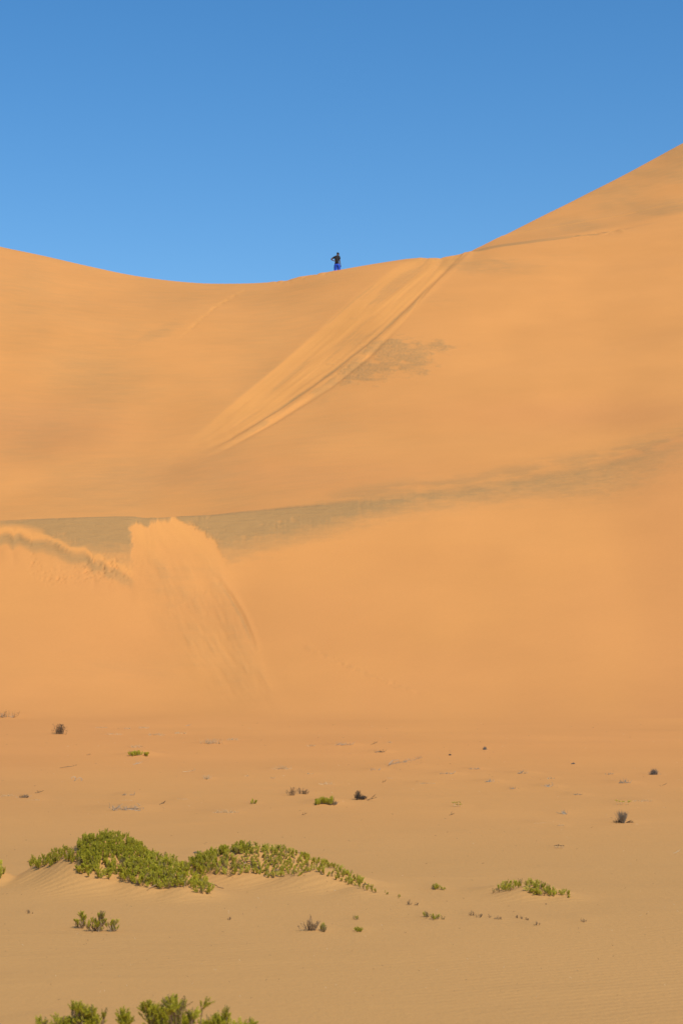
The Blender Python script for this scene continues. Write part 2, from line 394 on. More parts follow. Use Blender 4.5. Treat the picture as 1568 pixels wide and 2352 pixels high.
stren = pcurve(UU, [(0, .45), (120, .72), (300, .78), (450, .7), (560, .74), (800, .58), (1000, .46), (1250, .48), (1430, .40), (1568, .22), (1900, .15)])[:, None]
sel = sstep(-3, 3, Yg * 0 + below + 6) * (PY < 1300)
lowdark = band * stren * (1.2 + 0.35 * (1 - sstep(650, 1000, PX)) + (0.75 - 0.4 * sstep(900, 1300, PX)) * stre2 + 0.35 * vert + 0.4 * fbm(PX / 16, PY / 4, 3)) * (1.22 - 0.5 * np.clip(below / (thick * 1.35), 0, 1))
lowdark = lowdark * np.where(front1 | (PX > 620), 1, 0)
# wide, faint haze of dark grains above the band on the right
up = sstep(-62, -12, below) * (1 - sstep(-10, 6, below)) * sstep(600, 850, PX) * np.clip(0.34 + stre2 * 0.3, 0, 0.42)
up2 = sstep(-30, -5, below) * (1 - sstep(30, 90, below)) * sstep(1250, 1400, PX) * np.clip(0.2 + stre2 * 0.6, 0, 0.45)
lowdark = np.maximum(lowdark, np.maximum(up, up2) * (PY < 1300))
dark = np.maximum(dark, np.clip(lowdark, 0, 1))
# --- sand avalanche under the lower brink
k = front1 & (PX > 230) & (PX < 1100) & (PY > 1150) & (PY < 1720)
X_, Y_ = PX[k], PY[k]
AL = [(296, 1184), (298, 1225), (303, 1290), (314, 1350), (345, 1430), (425, 1545), (500, 1630), (545, 1680)]
AR = [(418, 1184), (455, 1205), (500, 1245), (535, 1310), (562, 1385), (592, 1465), (640, 1560), (700, 1650), (740, 1710)]
al, ta = pdist(AL, X_, Y_); ar, tb = pdist(AR, X_, Y_)
s1, _ = pdist(AL, np.array([420.]), np.array([1400.])); s2, _ = pdist(AR, np.array([420.]), np.array([1400.]))
al *= np.sign(s1[0]); ar *= np.sign(s2[0])
fa = 1 - sstep(1530, 1670, Y_ + 0 * ta)
jit = fbm(X_ / 9, Y_ / 9 + 40, 3) * 9
ins = sstep(-4, 10, al + jit) * sstep(-4, 12, ar + jit)
soft = sstep(-4, 50, al) * sstep(-6, 60, ar)
wf = np.clip(al / (np.abs(al) + np.abs(ar) + 1e-6), 0, 1)
an = fbm(wf * 6 + 11, ta * 5, 4)
an2 = fbm(wf * 16 + 2, ta * 12, 3)
scar = 1 - sstep(1205, 1330, Y_)
dZ[k] += soft * fa * (0.06 * (1 - scar) + an * 0.03 + an2 * 0.012) - soft * fa * 0.06 * scar
dark[k] = dark[k] * (1 - ins * sstep(1186, 1206, Y_ + an * 30))
tongue = soft * (1 - scar) * fa
dark[k] = np.maximum(dark[k], tongue * np.clip(0.20 + an * 0.16 + an2 * 0.10, 0, 0.32))
fresh[k] = np.maximum(fresh[k], ins * scar * np.clip(0.45 + an * 0.6, 0, 1))
gd, gt = pdist([(484, 1318), (505, 1338), (530, 1372), (556, 1415), (574, 1458), (588, 1500)], X_, Y_)
g = np.sin(np.clip(gt, 0, 1) * math.pi) ** 0.6
sgn, _ = pdist([(484, 1318), (505, 1338), (530, 1372), (556, 1415), (574, 1458), (588, 1500)], np.array([450.]), np.array([1450.]))
gd2 = gd * np.sign(sgn[0])
dZ[k] += g * (-0.04 * gss(gd2 - 1, 5) + 0.03 * gss(gd2 + 8, 7))
dark[k] = np.maximum(dark[k], g * 0.42 * gss(gd2 - 3, 6) * sstep(-5, 1, gd2))
# lobes on the left: scalloped edge of an older slide
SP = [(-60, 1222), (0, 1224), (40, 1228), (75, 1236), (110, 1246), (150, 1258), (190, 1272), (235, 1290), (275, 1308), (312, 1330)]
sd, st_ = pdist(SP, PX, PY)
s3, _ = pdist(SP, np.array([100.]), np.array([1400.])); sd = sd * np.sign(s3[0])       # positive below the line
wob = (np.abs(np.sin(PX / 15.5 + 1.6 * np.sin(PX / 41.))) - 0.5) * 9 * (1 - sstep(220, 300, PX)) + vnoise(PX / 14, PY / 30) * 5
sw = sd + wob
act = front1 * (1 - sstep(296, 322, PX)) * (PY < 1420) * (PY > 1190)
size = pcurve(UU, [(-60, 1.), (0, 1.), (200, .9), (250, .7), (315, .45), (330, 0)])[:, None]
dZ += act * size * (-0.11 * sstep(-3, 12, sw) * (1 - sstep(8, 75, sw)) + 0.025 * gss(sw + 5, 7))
dark = np.maximum(dark, act * 0.78 * size * sstep(-3, 7, sw) * (1 - sstep(8, 36, sw)))  # lobes under the lip: dark sand plus shadow painted into the colour
ps = act * sstep(-26, -8, sw) * (1 - sstep(-3, 2, sw)) * (1 - sstep(300, 315, PX))
fresh = np.maximum(fresh, ps * 0.5); dark = dark * (1 - 0.75 * ps * sstep(-14, -6, sw))
# kicked-up sand and foot holes below the lobes
for (cx, cy, rx, ry, am) in [(235, 1300, 60, 22, .22), (130, 1325, 30, 16, .16), (210, 1325, 90, 20, .08), (72, 1275, 5, 30, .25), (88, 1290, 12, 20, .12)]:
    q = gss(np.hypot((PX - cx) / rx, (PY - cy) / ry), 1.0) * front1
    hole = np.clip(vnoise(PX / 4.5 + 9, PY / 3.0) * 2 - 0.25, 0, 1)
    dZ -= q * hole * am * 0.7
    dark = np.maximum(dark, q * hole * 0.4)
# an old line of prints to the right of the avalanche
td, ttl = pdist([(690, 1482), (735, 1500), (790, 1524), (850, 1552), (930, 1582), (1050, 1612)], PX, PY)
q = 0.6 * gss(td, 7) * front1 * (1 - sstep(0.5, 1.0, ttl)) * sstep(0, 0.05, ttl)
dZ += q * (np.clip(vnoise(PX / 11, PY / 5) * 2, -1, 1) * 0.02)
dark = np.maximum(dark, q * np.clip(vnoise(PX / 10 + 4, PY / 5 + 8) * 1.0 + .1, 0, .28))
dark = np.maximum(dark, 0.14 * gss(np.hypot((PX - 330) / 300, (PY - 1535) / 40), 1) * front1)
red = np.maximum(red, 0.55 * front1 * sstep(1300, 1568, PX) * (PY < 1650))
red = np.maximum(red, 0.35 * front1 * np.clip(0.5 + fbm(PX / 260 + 3, PY / 140, 3), 0, 1) * (PY > 1250))
Z = Z + dZ

# --- sand held by the shrubs: (px, y, height, half width, half depth)
MOUNDS = [(250, 15.95, .42, .44, .52), (365, 15.6, .27, .30, .40), (435, 15.2, .10, .22, .30), (150, 16.15, .24, .30, .36), (85, 15.9, .08, .2, .25),
          (610, 16.35, .30, .48, .42), (540, 16.45, .25, .30, .36), (475, 16.5, .17, .28, .34), (740, 15.85, .15, .40, .36), (835, 15.35, .05, .22, .28),
          (1150, 15.5, .05, .22, .22), (1225, 15.2, .085, .26, .24), (5, 16.0, .12, .16, .22), (1290, 15.0, .03, .16, .2)]
def mound_z(X, Y):
    s = 0
    for (px, y0, h, rx, ry) in MOUNDS:
        x0 = (px - CX) / FPX * y0
        d2 = ((X - x0) / rx) ** 2 + ((Y - y0) / ry) ** 2
        s = s + (h * np.exp(-d2 ** 1.05 * 0.9)) ** 4
    return s ** 0.25
Z += mound_z(Xg, Yg) * (Yg < 30)
# a soft swell across the middle of the plain
Z += (1 - sstep(11, 15, Yg)) * 0
HUM = []                              # small hummocks under plants, filled below

U0 = UU
def ground(x, y):
    u = x / y
    i = int(np.clip(np.searchsorted(UU, u) - 1, 0, nu - 2)); f = (u - UU[i]) / (UU[i + 1] - UU[i])
    j = int(np.clip(np.searchsorted(YY, y) - 1, 0, ny - 2)); g = (y - YY[j]) / (YY[j + 1] - YY[j])
    a = Z[i, j] * (1 - g) + Z[i, j + 1] * g; b = Z[i + 1, j] * (1 - g) + Z[i + 1, j + 1] * g
    return float(a * (1 - f) + b * f)
def hit(px, row, ymax=1e9):
    """point of the ground that stands at this survey pixel"""
    u, e = ray(px, row)
    i = int(np.clip(np.searchsorted(UU, u) - 1, 0, nu - 2)); f = (u - UU[i]) / (UU[i + 1] - UU[i])
    zc = Z[i] * (1 - f) + Z[i + 1] * f
    dd = zc - (CAMZ + e * YY)
    js = np.where((dd[1:] >= 0) & (dd[:-1] < 0))[0]
    if len(js) == 0: return None
    j = js[0]; t = dd[j] / (dd[j] - dd[j + 1])
    y = YY[j] + t * (YY[j + 1] - YY[j])
    if y > ymax: return None
    return Vector((u * y, y, float(zc[j] + t * (zc[j + 1] - zc[j]))))

# ------------------------------------------------------------------ the plants on the plain: kind, x0, x1, base row, height (survey px), label
PLANTS = [
 ('greybrush', -10, 44, 1648, 18, 'grey fallen brush with rusty upright tips at the left edge below the dune foot'),
 ('darkbush', 124, 151, 1686, 25, 'small dark brown tuft bush standing alone near the foot of the left dune'),
 ('straw', 222, 246, 1672, 5, 'thin pale grass wisp right of the dark brown tuft bush'),
 ('straw', 281, 302, 1674, 5, 'faint bleached grass wisp, middle of three in a line below the avalanche'),
 ('straw', 318, 340, 1673, 7, 'bleached grass tuft at the right end of the line below the avalanche'),
 ('straw', 341, 377, 1689, 8, 'wide thin bleached grass strip above and right of the small green mound shrub'),
 ('straw', 242, 280, 1687, 5, 'bright low straw strip below the line of grass wisps'),
 ('green', 297, 342, 1735, 17, 'small arched olive green shrub nearest the avalanche foot'),
 ('straw', 300, 328, 1717, 9, 'pale dry wisps just behind the small arched green shrub'),
 ('twig', 138, 176, 1765, 5, 'dark thin twig lying flat below the dark brown tuft bush'),
 ('loop', 165, 186, 1794, 14, 'two thin curled grey stems above the left grey brush'),
 ('straw', 3, 33, 1829, 8, 'pale grass strip at the far left beside the brown hearted brush'),
 ('greybrush', 41, 76, 1832, 13, 'grey brush with a brown heart near the left edge'),
 ('twig', 81, 98, 1823, 3, 'short straight dark stick right of the brown hearted brush'),
 ('straw', 66, 92, 1838, 5, 'sparse pale stubble trailing from the brown hearted brush'),
 ('greybrush', 279, 313, 1827, 6, 'flat grey twig bundle above the wide sprawling grey brush'),
 ('straw', 277, 309, 1839, 4, 'dotted pale stubble just above the wide sprawling grey brush'),
 ('greybrush', 255, 340, 1861, 18, 'wide sprawling grey dead brush above the tall green mound'),
 ('twig', 366, 381, 1850, 3, 'tiny dark twig right of the wide sprawling grey brush'),
 ('twig', 306, 325, 1757, 3, 'faint thin twig below the small arched green shrub'),
 ('twig', 199, 208, 1735, 3, 'tiny brown twig left of the small arched green shrub'),
 ('straw', 400, 427, 1685, 6, 'low bleached grass tuft left of the shaggy straw clump'),
 ('strawclump', 463, 505, 1708, 15, 'shaggy straw clump with brown feet below the avalanche tip'),
 ('straw', 521, 547, 1700, 9, 'bright bleached tuft right of the shaggy straw clump'),
 ('twig', 427, 441, 1668, 3, 'faint twig up near the avalanche tip'),
 ('strawclump', 470, 485, 1789, 12, 'small upright white grass tuft standing alone left of centre'),
 ('twig', 420, 450, 1774, 4, 'thin dark twigs left of the small upright white tuft'),
 ('straw', 631, 668, 1767, 12, 'spiky row of white grass above the brown twiggy pair'),
 ('straw', 704, 721, 1778, 5, 'small white stubble row right of the spiky white grass row'),
 ('straw', 621, 631, 1788, 6, 'tiny pale tuft below the spiky white grass row'),
 ('straw', 737, 764, 1802, 9, 'pale tuft behind the grey-tipped green shrub'),
 ('brown', 658, 678, 1827, 20, 'upright brown twiggy shrub, left one of a brown pair'),
 ('brown', 680, 711, 1824, 12, 'low brown twiggy shrub, right one of a brown pair'),
 ('green', 577, 589, 1846, 13, 'tiny round green sprout standing alone left of the grey-tipped shrub'),
 ('green', 722, 771, 1847, 19, 'green low shrub with a grey dead right end in mid plain'),
 ('straw', 490, 543, 1867, 11, 'white grass strip above the second green mound'),
 ('straw', 711, 722, 1714, 8, 'faint grey wisp left of the long low dead strip at the foot'),
 ('greybrush', 770, 812, 1712, 13, 'thin grey dead strip with pale middle at the centre of the slope foot'),
 ('straw', 408, 430, 1836, 5, 'scattered pale bits right of the wide sprawling grey brush'),
 ('twig', 693, 701, 1873, 4, 'tiny brown stub below the grey-tipped green shrub'),
 ('straw', 564, 573, 1783, 6, 'faint pale tuft between white tuft and spiky grass row'),
 ('twig', 852, 867, 1711, 7, 'small slanted dark twig right of the thin grey dead strip'),
 ('straw', 890, 899, 1706, 6, 'tiny pale tuft right of the slanted dark twig'),
 ('greybrush', 858, 888, 1728, 9, 'grey brush with one dark piece above the long rising dead row'),
 ('deadrow', 888, 968, 1762, 24, 'long grey dead row climbing to the right on a low sand rib'),
 ('greybrush', 849, 874, 1769, 7, 'pale grey brush left of the long rising dead row'),
 ('straw', 886, 900, 1788, 4, 'short pale strip below the long rising dead row'),
 ('twig', 877, 885, 1798, 5, 'tiny forked twig below the short pale strip'),
 ('bluelump', 1108, 1117, 1722, 10, 'small dark grey knot of brush with a faint tail on the upper right plain'),
 ('bluelump', 1030, 1036, 1735, 6, 'tiny dark grey knot left of the larger grey knot'),
 ('greybrush', 1074, 1101, 1767, 8, 'grey brush between the tiny grey knot and the right plain'),
 ('greybrush', 1009, 1043, 1778, 7, 'thin grey brown strip left of centre right plain'),
 ('greybrush', 1111, 1149, 1796, 10, 'darker grey brush strip in the middle of the right plain'),
 ('straw', 961, 999, 1800, 6, 'pale stubble strip right of the short pale strip'),
 ('darkbush', 816, 843, 1836, 21, 'black brown stumpy plant with a trailing stem in mid plain'),
 ('twig', 843, 868, 1840, 7, 'thin trailing runner right of the stumpy dark plant'),
 ('sprout', 1041, 1060, 1853, 12, 'small sprout with dark green tips on pale stems'),
 ('twig', 1031, 1038, 1874, 4, 'tiny dark twig below the sprout with dark green tips'),
 ('greybrush', 1172, 1184, 1813, 10, 'small upright grey tuft right of the darker grey strip'),
 ('greybrush', 1187, 1225, 1777, 7, 'faint grey strip in the upper right plain'),
 ('straw', 1257, 1274, 1789, 7, 'pale curl of grass above the grey brown strip'),
 ('greybrush', 1246, 1278, 1807, 8, 'grey brown strip below the pale curl of grass'),
 ('bluelump', 1310, 1321, 1755, 6, 'tiny dark boat-shaped brush on the upper right plain'),
 ('greybrush', 1389, 1410, 1779, 6, 'low arched grey twig pile left of the round dark bush'),
 ('bluelump', 1489, 1513, 1779, 18, 'round dark grey bush near the right edge'),
 ('greybrush', 1416, 1454, 1799, 14, 'grey brush clump below the low arched twig pile'),
 ('greybrush', 1313, 1338, 1826, 6, 'faint thin grey brush left of the green-tipped sprouts'),
 ('sprout', 1414, 1445, 1848, 13, 'sparse pale stems with dark green tips above the tall grey bush'),
 ('straw', 1454, 1497, 1841, 8, 'white grass strip right of the green-tipped sprouts'),
 ('lean', 1273, 1302, 1869, 10, 'grey tuft leaning left with long dry stem'),
 ('greytall', 1406, 1452, 1889, 32, 'tall grey feathery bush with brown low branches on the right'),
 ('sprout', 1274, 1294, 1948, 8, 'tiny purplish sprout alone on the bare right plain'),
 ('twig', 1546, 1556, 1962, 6, 'small white twig by the right edge'),
 ('straw', 1226, 1262, 1891, 4, 'faint pale crumbs of grass left part below the leaning tuft'),
 ('straw', 1278, 1296, 1897, 7, 'pale bleached curl under the leaning grey tuft'),
 ('twig', 1520, 1530, 1805, 5, 'tiny thin twig below the round dark bush'),
 ('bluelump', 434, 460, 1959, 10, 'flat blue grey dead bundle in the gap between the two green mounds'),
 ('brown', 58, 75, 2098, 9, 'tiny pair of brown sprigs left below the tall green mound'),
 ('brown', 523, 531, 2113, 8, 'tiny single brown sprig below the second green mound'),
 ('brown', 700, 728, 2137, 30, 'upright brown dead shrub with many stems in front of the second mound'),
 ('greenold', 732, 750, 2139, 21, 'small dull green shrub right beside the upright brown dead shrub'),
 ('greenold', 813, 825, 2112, 12, 'little dull sprig, upper of two right of the dead shrub'),
 ('green', 814, 829, 2139, 15, 'little bright green sprig, lower of two right of the dead shrub'),
 ('green', 884, 891, 2054, 7, 'tiny green shoot just past the tail of the second mound'),
 ('green', 992, 1007, 2042, 15, 'small green sprig pair, left one between second and third mound'),
 ('greenold', 1010, 1024, 2043, 11, 'small brownish green sprig right of the green sprig between mounds'),
 ('green', 912, 920, 2060, 6, 'tiny flat green shoot right of the second mound tail'),
 ('brown', 937, 946, 2079, 12, 'dark brown hooked sprig left of its smaller neighbour'),
 ('brown', 953, 961, 2079, 9, 'smaller brown sprig right of the dark hooked sprig'),
 ('greenold', 973, 988, 2106, 16, 'olive topped sprig, first in the row of small sprigs'),
 ('greenold', 992, 1007, 2112, 17, 'greenish grey sprig, second in the row of small sprigs'),
 ('greenold', 1012, 1020, 2112, 9, 'short olive sprig, third in the row of small sprigs'),
 ('brown', 1079, 1091, 2103, 12, 'grey brown sprig left below the third mound'),
 ('brown', 1094, 1106, 2106, 11, 'brown sprig beside the grey brown sprig below third mound'),
 ('brown', 1122, 1128, 2107, 7, 'hair-thin brown sprig below the left end of the third mound'),
 ('brown', 1136, 1145, 2111, 9, 'dull sprig below the middle of the third mound'),
 ('brown', 1147, 1153, 2111, 6, 'very small brown sprig right of the dull sprig'),
 ('brown', 1182, 1191, 2108, 7, 'faint brown sprig below the peak of the third mound'),
 ('brown', 1195, 1200, 2110, 7, 'tiny upright brown sprig right of the faint sprig'),
 ('brown', 1207, 1212, 2113, 7, 'tiny dark brown sprig at the end of the sprig row'),
 ('brown', 1224, 1242, 2125, 11, 'low brown sprig cluster lowest in the row under the third mound'),
 ('brown', 1333, 1349, 2117, 8, 'faint pair of hair-thin sprigs right of the sprig row'),
]
GROUPS = {'green': 'green shrubs on the plain', 'greenold': 'green shrubs on the plain', 'brown': 'brown dry sprigs on the plain', 'straw': 'bleached grass tufts on the plain',
          'strawclump': 'bleached grass tufts on the plain', 'greybrush': 'grey dead brush on the plain', 'deadrow': 'grey dead brush on the plain', 'greytall': 'grey dead brush on the plain',
          'lean': 'grey dead brush on the plain', 'bluelump': 'grey dead brush on the plain', 'darkbush': 'dark bushes on the plain', 'twig': 'fallen twigs on the plain',
          'loop': 'fallen twigs on the plain', 'sprout': 'sprouts on the plain'}
NAMES = {'green': 'green_shrub', 'greenold': 'green_shrub', 'brown': 'dry_sprig', 'straw': 'dry_grass_tuft', 'strawclump': 'dry_grass_tuft', 'greybrush': 'dead_brush', 'deadrow': 'dead_brush',
         'greytall': 'dead_brush', 'lean': 'dead_brush', 'bluelump': 'dead_brush', 'darkbush': 'withered_bush', 'twig': 'fallen_twig', 'loop': 'curled_stem', 'sprout': 'green_sprout'}
CATS = {'green': 'shrub', 'greenold': 'shrub', 'brown': 'sprig', 'straw': 'grass', 'strawclump': 'grass', 'greybrush': 'brush', 'deadrow': 'brush', 'greytall': 'bush', 'lean': 'brush',
        'bluelump': 'brush', 'darkbush': 'bush', 'twig': 'twig', 'loop': 'stem', 'sprout': 'sprout'}
# hummocks of blown sand round the larger plants
for (kd, x0, x1, row, h, lb) in PLANTS:
    if kd in ('twig', 'loop'): continue
    p = hit((x0 + x1) / 2, row)
    w = (x1 - x0) / FPX * p.y
    hh = min(0.05, 0.10 * w) * (1.6 if kd in ('green', 'strawclump', 'greybrush') else 1)
    if kd == 'green' and (x1 - x0) > 40: hh *= 1.5
    sx_, sy_ = w * 0.75 + .05, w * 0.9 + 0.25
    k = (np.abs(Yg - p.y - sy_ * .35) < sy_ * 2.6) & (np.abs(Xg - p.x) < sx_ * 2.6)
    Z[k] += hh * np.exp(-((Xg[k] - p.x) / sx_) ** 2 - ((Yg[k] - p.y - sy_ * .35) / sy_) ** 2)

# ------------------------------------------------------------------ build the ground meshes
plain_a = 1 - sstep(13, 46, Yg + 4 * fbm(Xg / 8, Yg / 8, 2))
pale_a = 1 - sstep(11, 34, Yg)
ripple_a = (1 - sstep(24, 40, Yg)) * (0.25 + 0.75 * sstep(-.35, .3, fbm(Xg / 1.8, Yg / 1.8 + 31, 2))) + 0.7 * sstep(0.01, 0.08, mound_z(Xg, Yg)) * (Yg < 30)
dark = np.maximum(dark, (Yg < 30) * (0.10 * sstep(0, .5, fbm(Xg / 1.2, Yg / .8 + 3, 3) + .1)))
# normals of the whole surface, so that the separate sheets join without a seam
P = np.stack([Xg, Yg, Z], -1)
du = np.gradient(P, axis=0); dv = np.gradient(P, axis=1)
NR = np.cross(du, dv); NR /= np.linalg.norm(NR, axis=-1, keepdims=True)
NR[NR[..., 2] < 0] *= -1
fy = 0.25 * (Yg[:-1, :-1] + Yg[1:, :-1] + Yg[:-1, 1:] + Yg[1:, 1:])
uc = 0.5 * (UU[:-1] + UU[1:]); mid = lambda a: (0.5 * (a[:-1] + a[1:]))[:, None]
is_plain = fy < mid(yf) + 3
is_low = (~is_plain) & (fy < mid(y1) + 0.5)
is_far = (fy > mid(y2) + 0.8) & (uc[:, None] > U(1075))
is_up = ~(is_plain | is_low | is_far)
def sheet(name, mask):
    ii, jj = np.where(mask)
    idx = lambda i, j: i * ny + j
    q = np.stack([idx(ii, jj), idx(ii + 1, jj), idx(ii + 1, jj + 1), idx(ii, jj + 1)], 1)
    used, inv = np.unique(q, return_inverse=True)
    q = inv.reshape(-1, 4)
    me = bpy.data.meshes.new(name)
    me.vertices.add(len(used)); me.vertices.foreach_set('co', P.reshape(-1, 3)[used].astype(np.float32).ravel())
    me.loops.add(q.size); me.loops.foreach_set('vertex_index', q.astype(np.int32).ravel())
    me.polygons.add(len(q)); me.polygons.foreach_set('loop_start', np.arange(0, q.size, 4, dtype=np.int32))
    me.update(calc_edges=True)
    me.polygons.foreach_set('use_smooth', np.ones(len(q), bool))
    for an_, arr in (('dark_sand_shade', dark), ('fresh_sand', fresh), ('plain_sand', plain_a), ('pale_sand', pale_a), ('red_sand', red), ('ripple', ripple_a)):
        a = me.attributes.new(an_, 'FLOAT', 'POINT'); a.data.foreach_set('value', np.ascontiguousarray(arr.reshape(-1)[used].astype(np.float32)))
    me.normals_split_custom_set_from_vertices(NR.reshape(-1, 3)[used].astype(np.float32))
    me.materials.append(SAND)
    return tag(link(name, me), kind='structure')
tag(sheet('sand_plain', is_plain), 'flat tan sand plain with scattered plants in front of the dunes')
tag(sheet('lower_dune', is_low), 'steep orange lower dune face with a sand avalanche')
tag(sheet('upper_dune', is_up), 'tall orange upper dune with long slide tracks under the ridge')
tag(sheet('far_dune', is_far), 'far dune flank rising steeply to the right skyline')
# the desert floor that runs on to the horizon on every side
me = bpy.data.meshes.new('desert_floor'); S_ = 5000
me.from_pydata([(-S_, -S_, -0.12), (S_, -S_, -0.12), (S_, S_, -0.12), (-S_, S_, -0.12)], [], [(0, 1, 2, 3)])
a = me.attributes.new('plain_sand', 'FLOAT', 'POINT'); a.data.foreach_set('value', np.ones(4, np.float32))
me.materials.append(SAND)
tag(link('desert_floor', me), 'flat sand floor running on to the horizon', kind='structure')

# ------------------------------------------------------------------ plant meshes
class MB:
    def __init__(s): s.v = []; s.f = []; s.m = []
    def tube(s, pts, r0, r1, mi=0, n=3):
        b = len(s.v); k = len(pts)
        for i, p in enumerate(pts):
            p = Vector(p)
            d = (Vector(pts[min(i + 1, k - 1)]) - Vector(pts[max(i - 1, 0)])).normalized()
            a = d.orthogonal().normalized(); c = d.cross(a)
            r = r0 + (r1 - r0) * i / (k - 1)
            for j in range(n):
                t = 2 * math.pi * j / n
                s.v.append(tuple(p + (a * math.cos(t) + c * math.sin(t)) * r))
        for i in range(k - 1):
            for j in range(n):
                s.f.append((b + i*n + j, b + i*n + (j+1) % n, b + (i+1)*n + (j+1) % n, b + (i+1)*n + j)); s.m.append(mi)
        s.f.append(tuple(b + (k-1)*n + j for j in range(n))); s.m.append(mi)
    def leaf(s, p, d, L, w, mi=1, n=4):
        """a plump spindle-shaped leaf"""
        p = Vector(p); d = Vector(d).normalized(); a = d.orthogonal().normalized(); c = d.cross(a)
        b = len(s.v); s.v.append(tuple(p))
        for j in range(n):
            t = 2 * math.pi * j / n
            s.v.append(tuple(p + d * L * 0.6 + (a * math.cos(t) + c * math.sin(t)) * w))
        s.v.append(tuple(p + d * L))
        for j in range(n):
            s.f.append((b, b + 1 + (j+1) % n, b + 1 + j)); s.m.append(mi)
            s.f.append((b + 1 + j, b + 1 + (j+1) % n, b + n + 1)); s.m.append(mi)
    def add(s, o, M):
        b = len(s.v); s.v += [tuple(M @ Vector(v)) for v in o.v]; s.f += [tuple(i + b for i in f) for f in o.f]; s.m += o.m
    def mesh(s, name, mats):
        me = bpy.data.meshes.new(name); me.from_pydata(s.v, [], s.f)
        for m in mats: me.materials.append(m)
        me.polygons.foreach_set('material_index', np.array(s.m, np.int32)); me.update()
        return me
    def build(s, name, mats, parent=None, loc=(0, 0, 0)): return link(name, s.mesh(name, mats), parent, loc)

def bend(rg, p, d, L, n, wig):
    pts = [Vector(p)]; d = Vector(d).normalized()
    for i in range(n):
        d = (d + Vector((rg.gauss(0, wig), rg.gauss(0, wig), rg.gauss(0, wig) * 0.6 + 0.05))).normalized()
        pts.append(pts[-1] + d * (L / n))
    return pts
def sprig_mb(seed, stems=4, leaves=17, ll=0.17, lw=0.038, spread=0.42, low=0.25):
    """one leafy shoot of a succulent shrub, about 1 tall"""
    rg = random.Random(seed); mb = MB()
    for k in range(stems):
        an_ = rg.uniform(0, 6.283); tilt = spread * rg.uniform(0.2, 1.0) if k else 0.1
        d = Vector((math.cos(an_) * tilt, math.sin(an_) * tilt, 1))
        pts = bend(rg, (rg.gauss(0, .05), rg.gauss(0, .05), -0.08), d, rg.uniform(0.7, 0.98), 4, 0.12)
        mb.tube(pts, 0.022, 0.010, 0)
        for q in range(leaves):
            t = low + (1 - low) * (q + rg.random()) / leaves
            i = min(int(t * 4), 3); p = pts[i].lerp(pts[i + 1], t * 4 - i)
            a2 = q * 2.4 + rg.random()
            dd = Vector((math.cos(a2), math.sin(a2), rg.uniform(0.5, 1.3)))
            mb.leaf(p, dd, ll * rg.uniform(0.75, 1.25), lw * rg.uniform(0.8, 1.2))
        mb.leaf(pts[-1], pts[-1] - pts[-2], ll, lw)
    return mb
SPRIG_MB = [sprig_mb(s, rg_s + 1, 20, 0.135, 0.034, sp) for s, rg_s, sp in [(1, 4, .5), (2, 5, .55), (3, 3, .35), (4, 5, .7), (5, 4, .45), (6, 6, .6)]]
SPRIGS = [m.mesh('sprig', [M_STEM, M_LEAF]) for m in SPRIG_MB]
PALES = [m.mesh('sprig', [M_STEM, M_LEAFPALE]) for m in SPRIG_MB]
OLD_MB = [sprig_mb(s, 5, 7, 0.13, 0.03, .6, .3) for s in (11, 12, 13)]
OLDS = [m.mesh('sprig', [M_STEM, M_LEAFOLD]) for m in OLD_MB]
FINE_MB = [sprig_mb(s, 6, 24, 0.13, 0.034, .95, .25) for s in (21, 22, 23, 24, 25)]

def inpoly(x, y, P):
    c = False; j = len(P) - 1
    for i in range(len(P)):
        if (P[i][1] > y) != (P[j][1] > y) and x < (P[j][0] - P[i][0]) * (y - P[i][1]) / (P[j][1] - P[i][1]) + P[i][0]: c = not c
        j = i
    return c
def scatter(poly, gap, seed, holes=(), keep=lambda x, y: 1.0, ymax=99):
    rg = random.Random(seed); xs = [p[0] for p in poly]; ys = [p[1] for p in poly]
    out = []
    for _ in range(9000):
        x = rg.uniform(min(xs), max(xs)); y = rg.uniform(min(ys), max(ys))
        if not inpoly(x, y, poly): continue
        if any(((x - a) / c) ** 2 + ((y - b) / d) ** 2 < 1 for a, b, c, d in holes): continue
        if rg.random() > keep(x, y): continue
        if any(abs(x - a) < gap and abs(y - b) * 1.5 < gap for a, b in out): continue
        out.append((x, y))
    return out
def set_sprig(parent, me, p, h, rg, lean=0.30, wide=1.0, name='sprig'):
    o = link(name, me, parent)
    o.location = p - parent.location
    o.rotation_euler = (rg.gauss(0, lean), rg.gauss(0, lean), rg.uniform(0, 6.28))
    s = h * rg.uniform(0.8, 1.2); o.scale = (s * wide, s * wide, s)
    return o
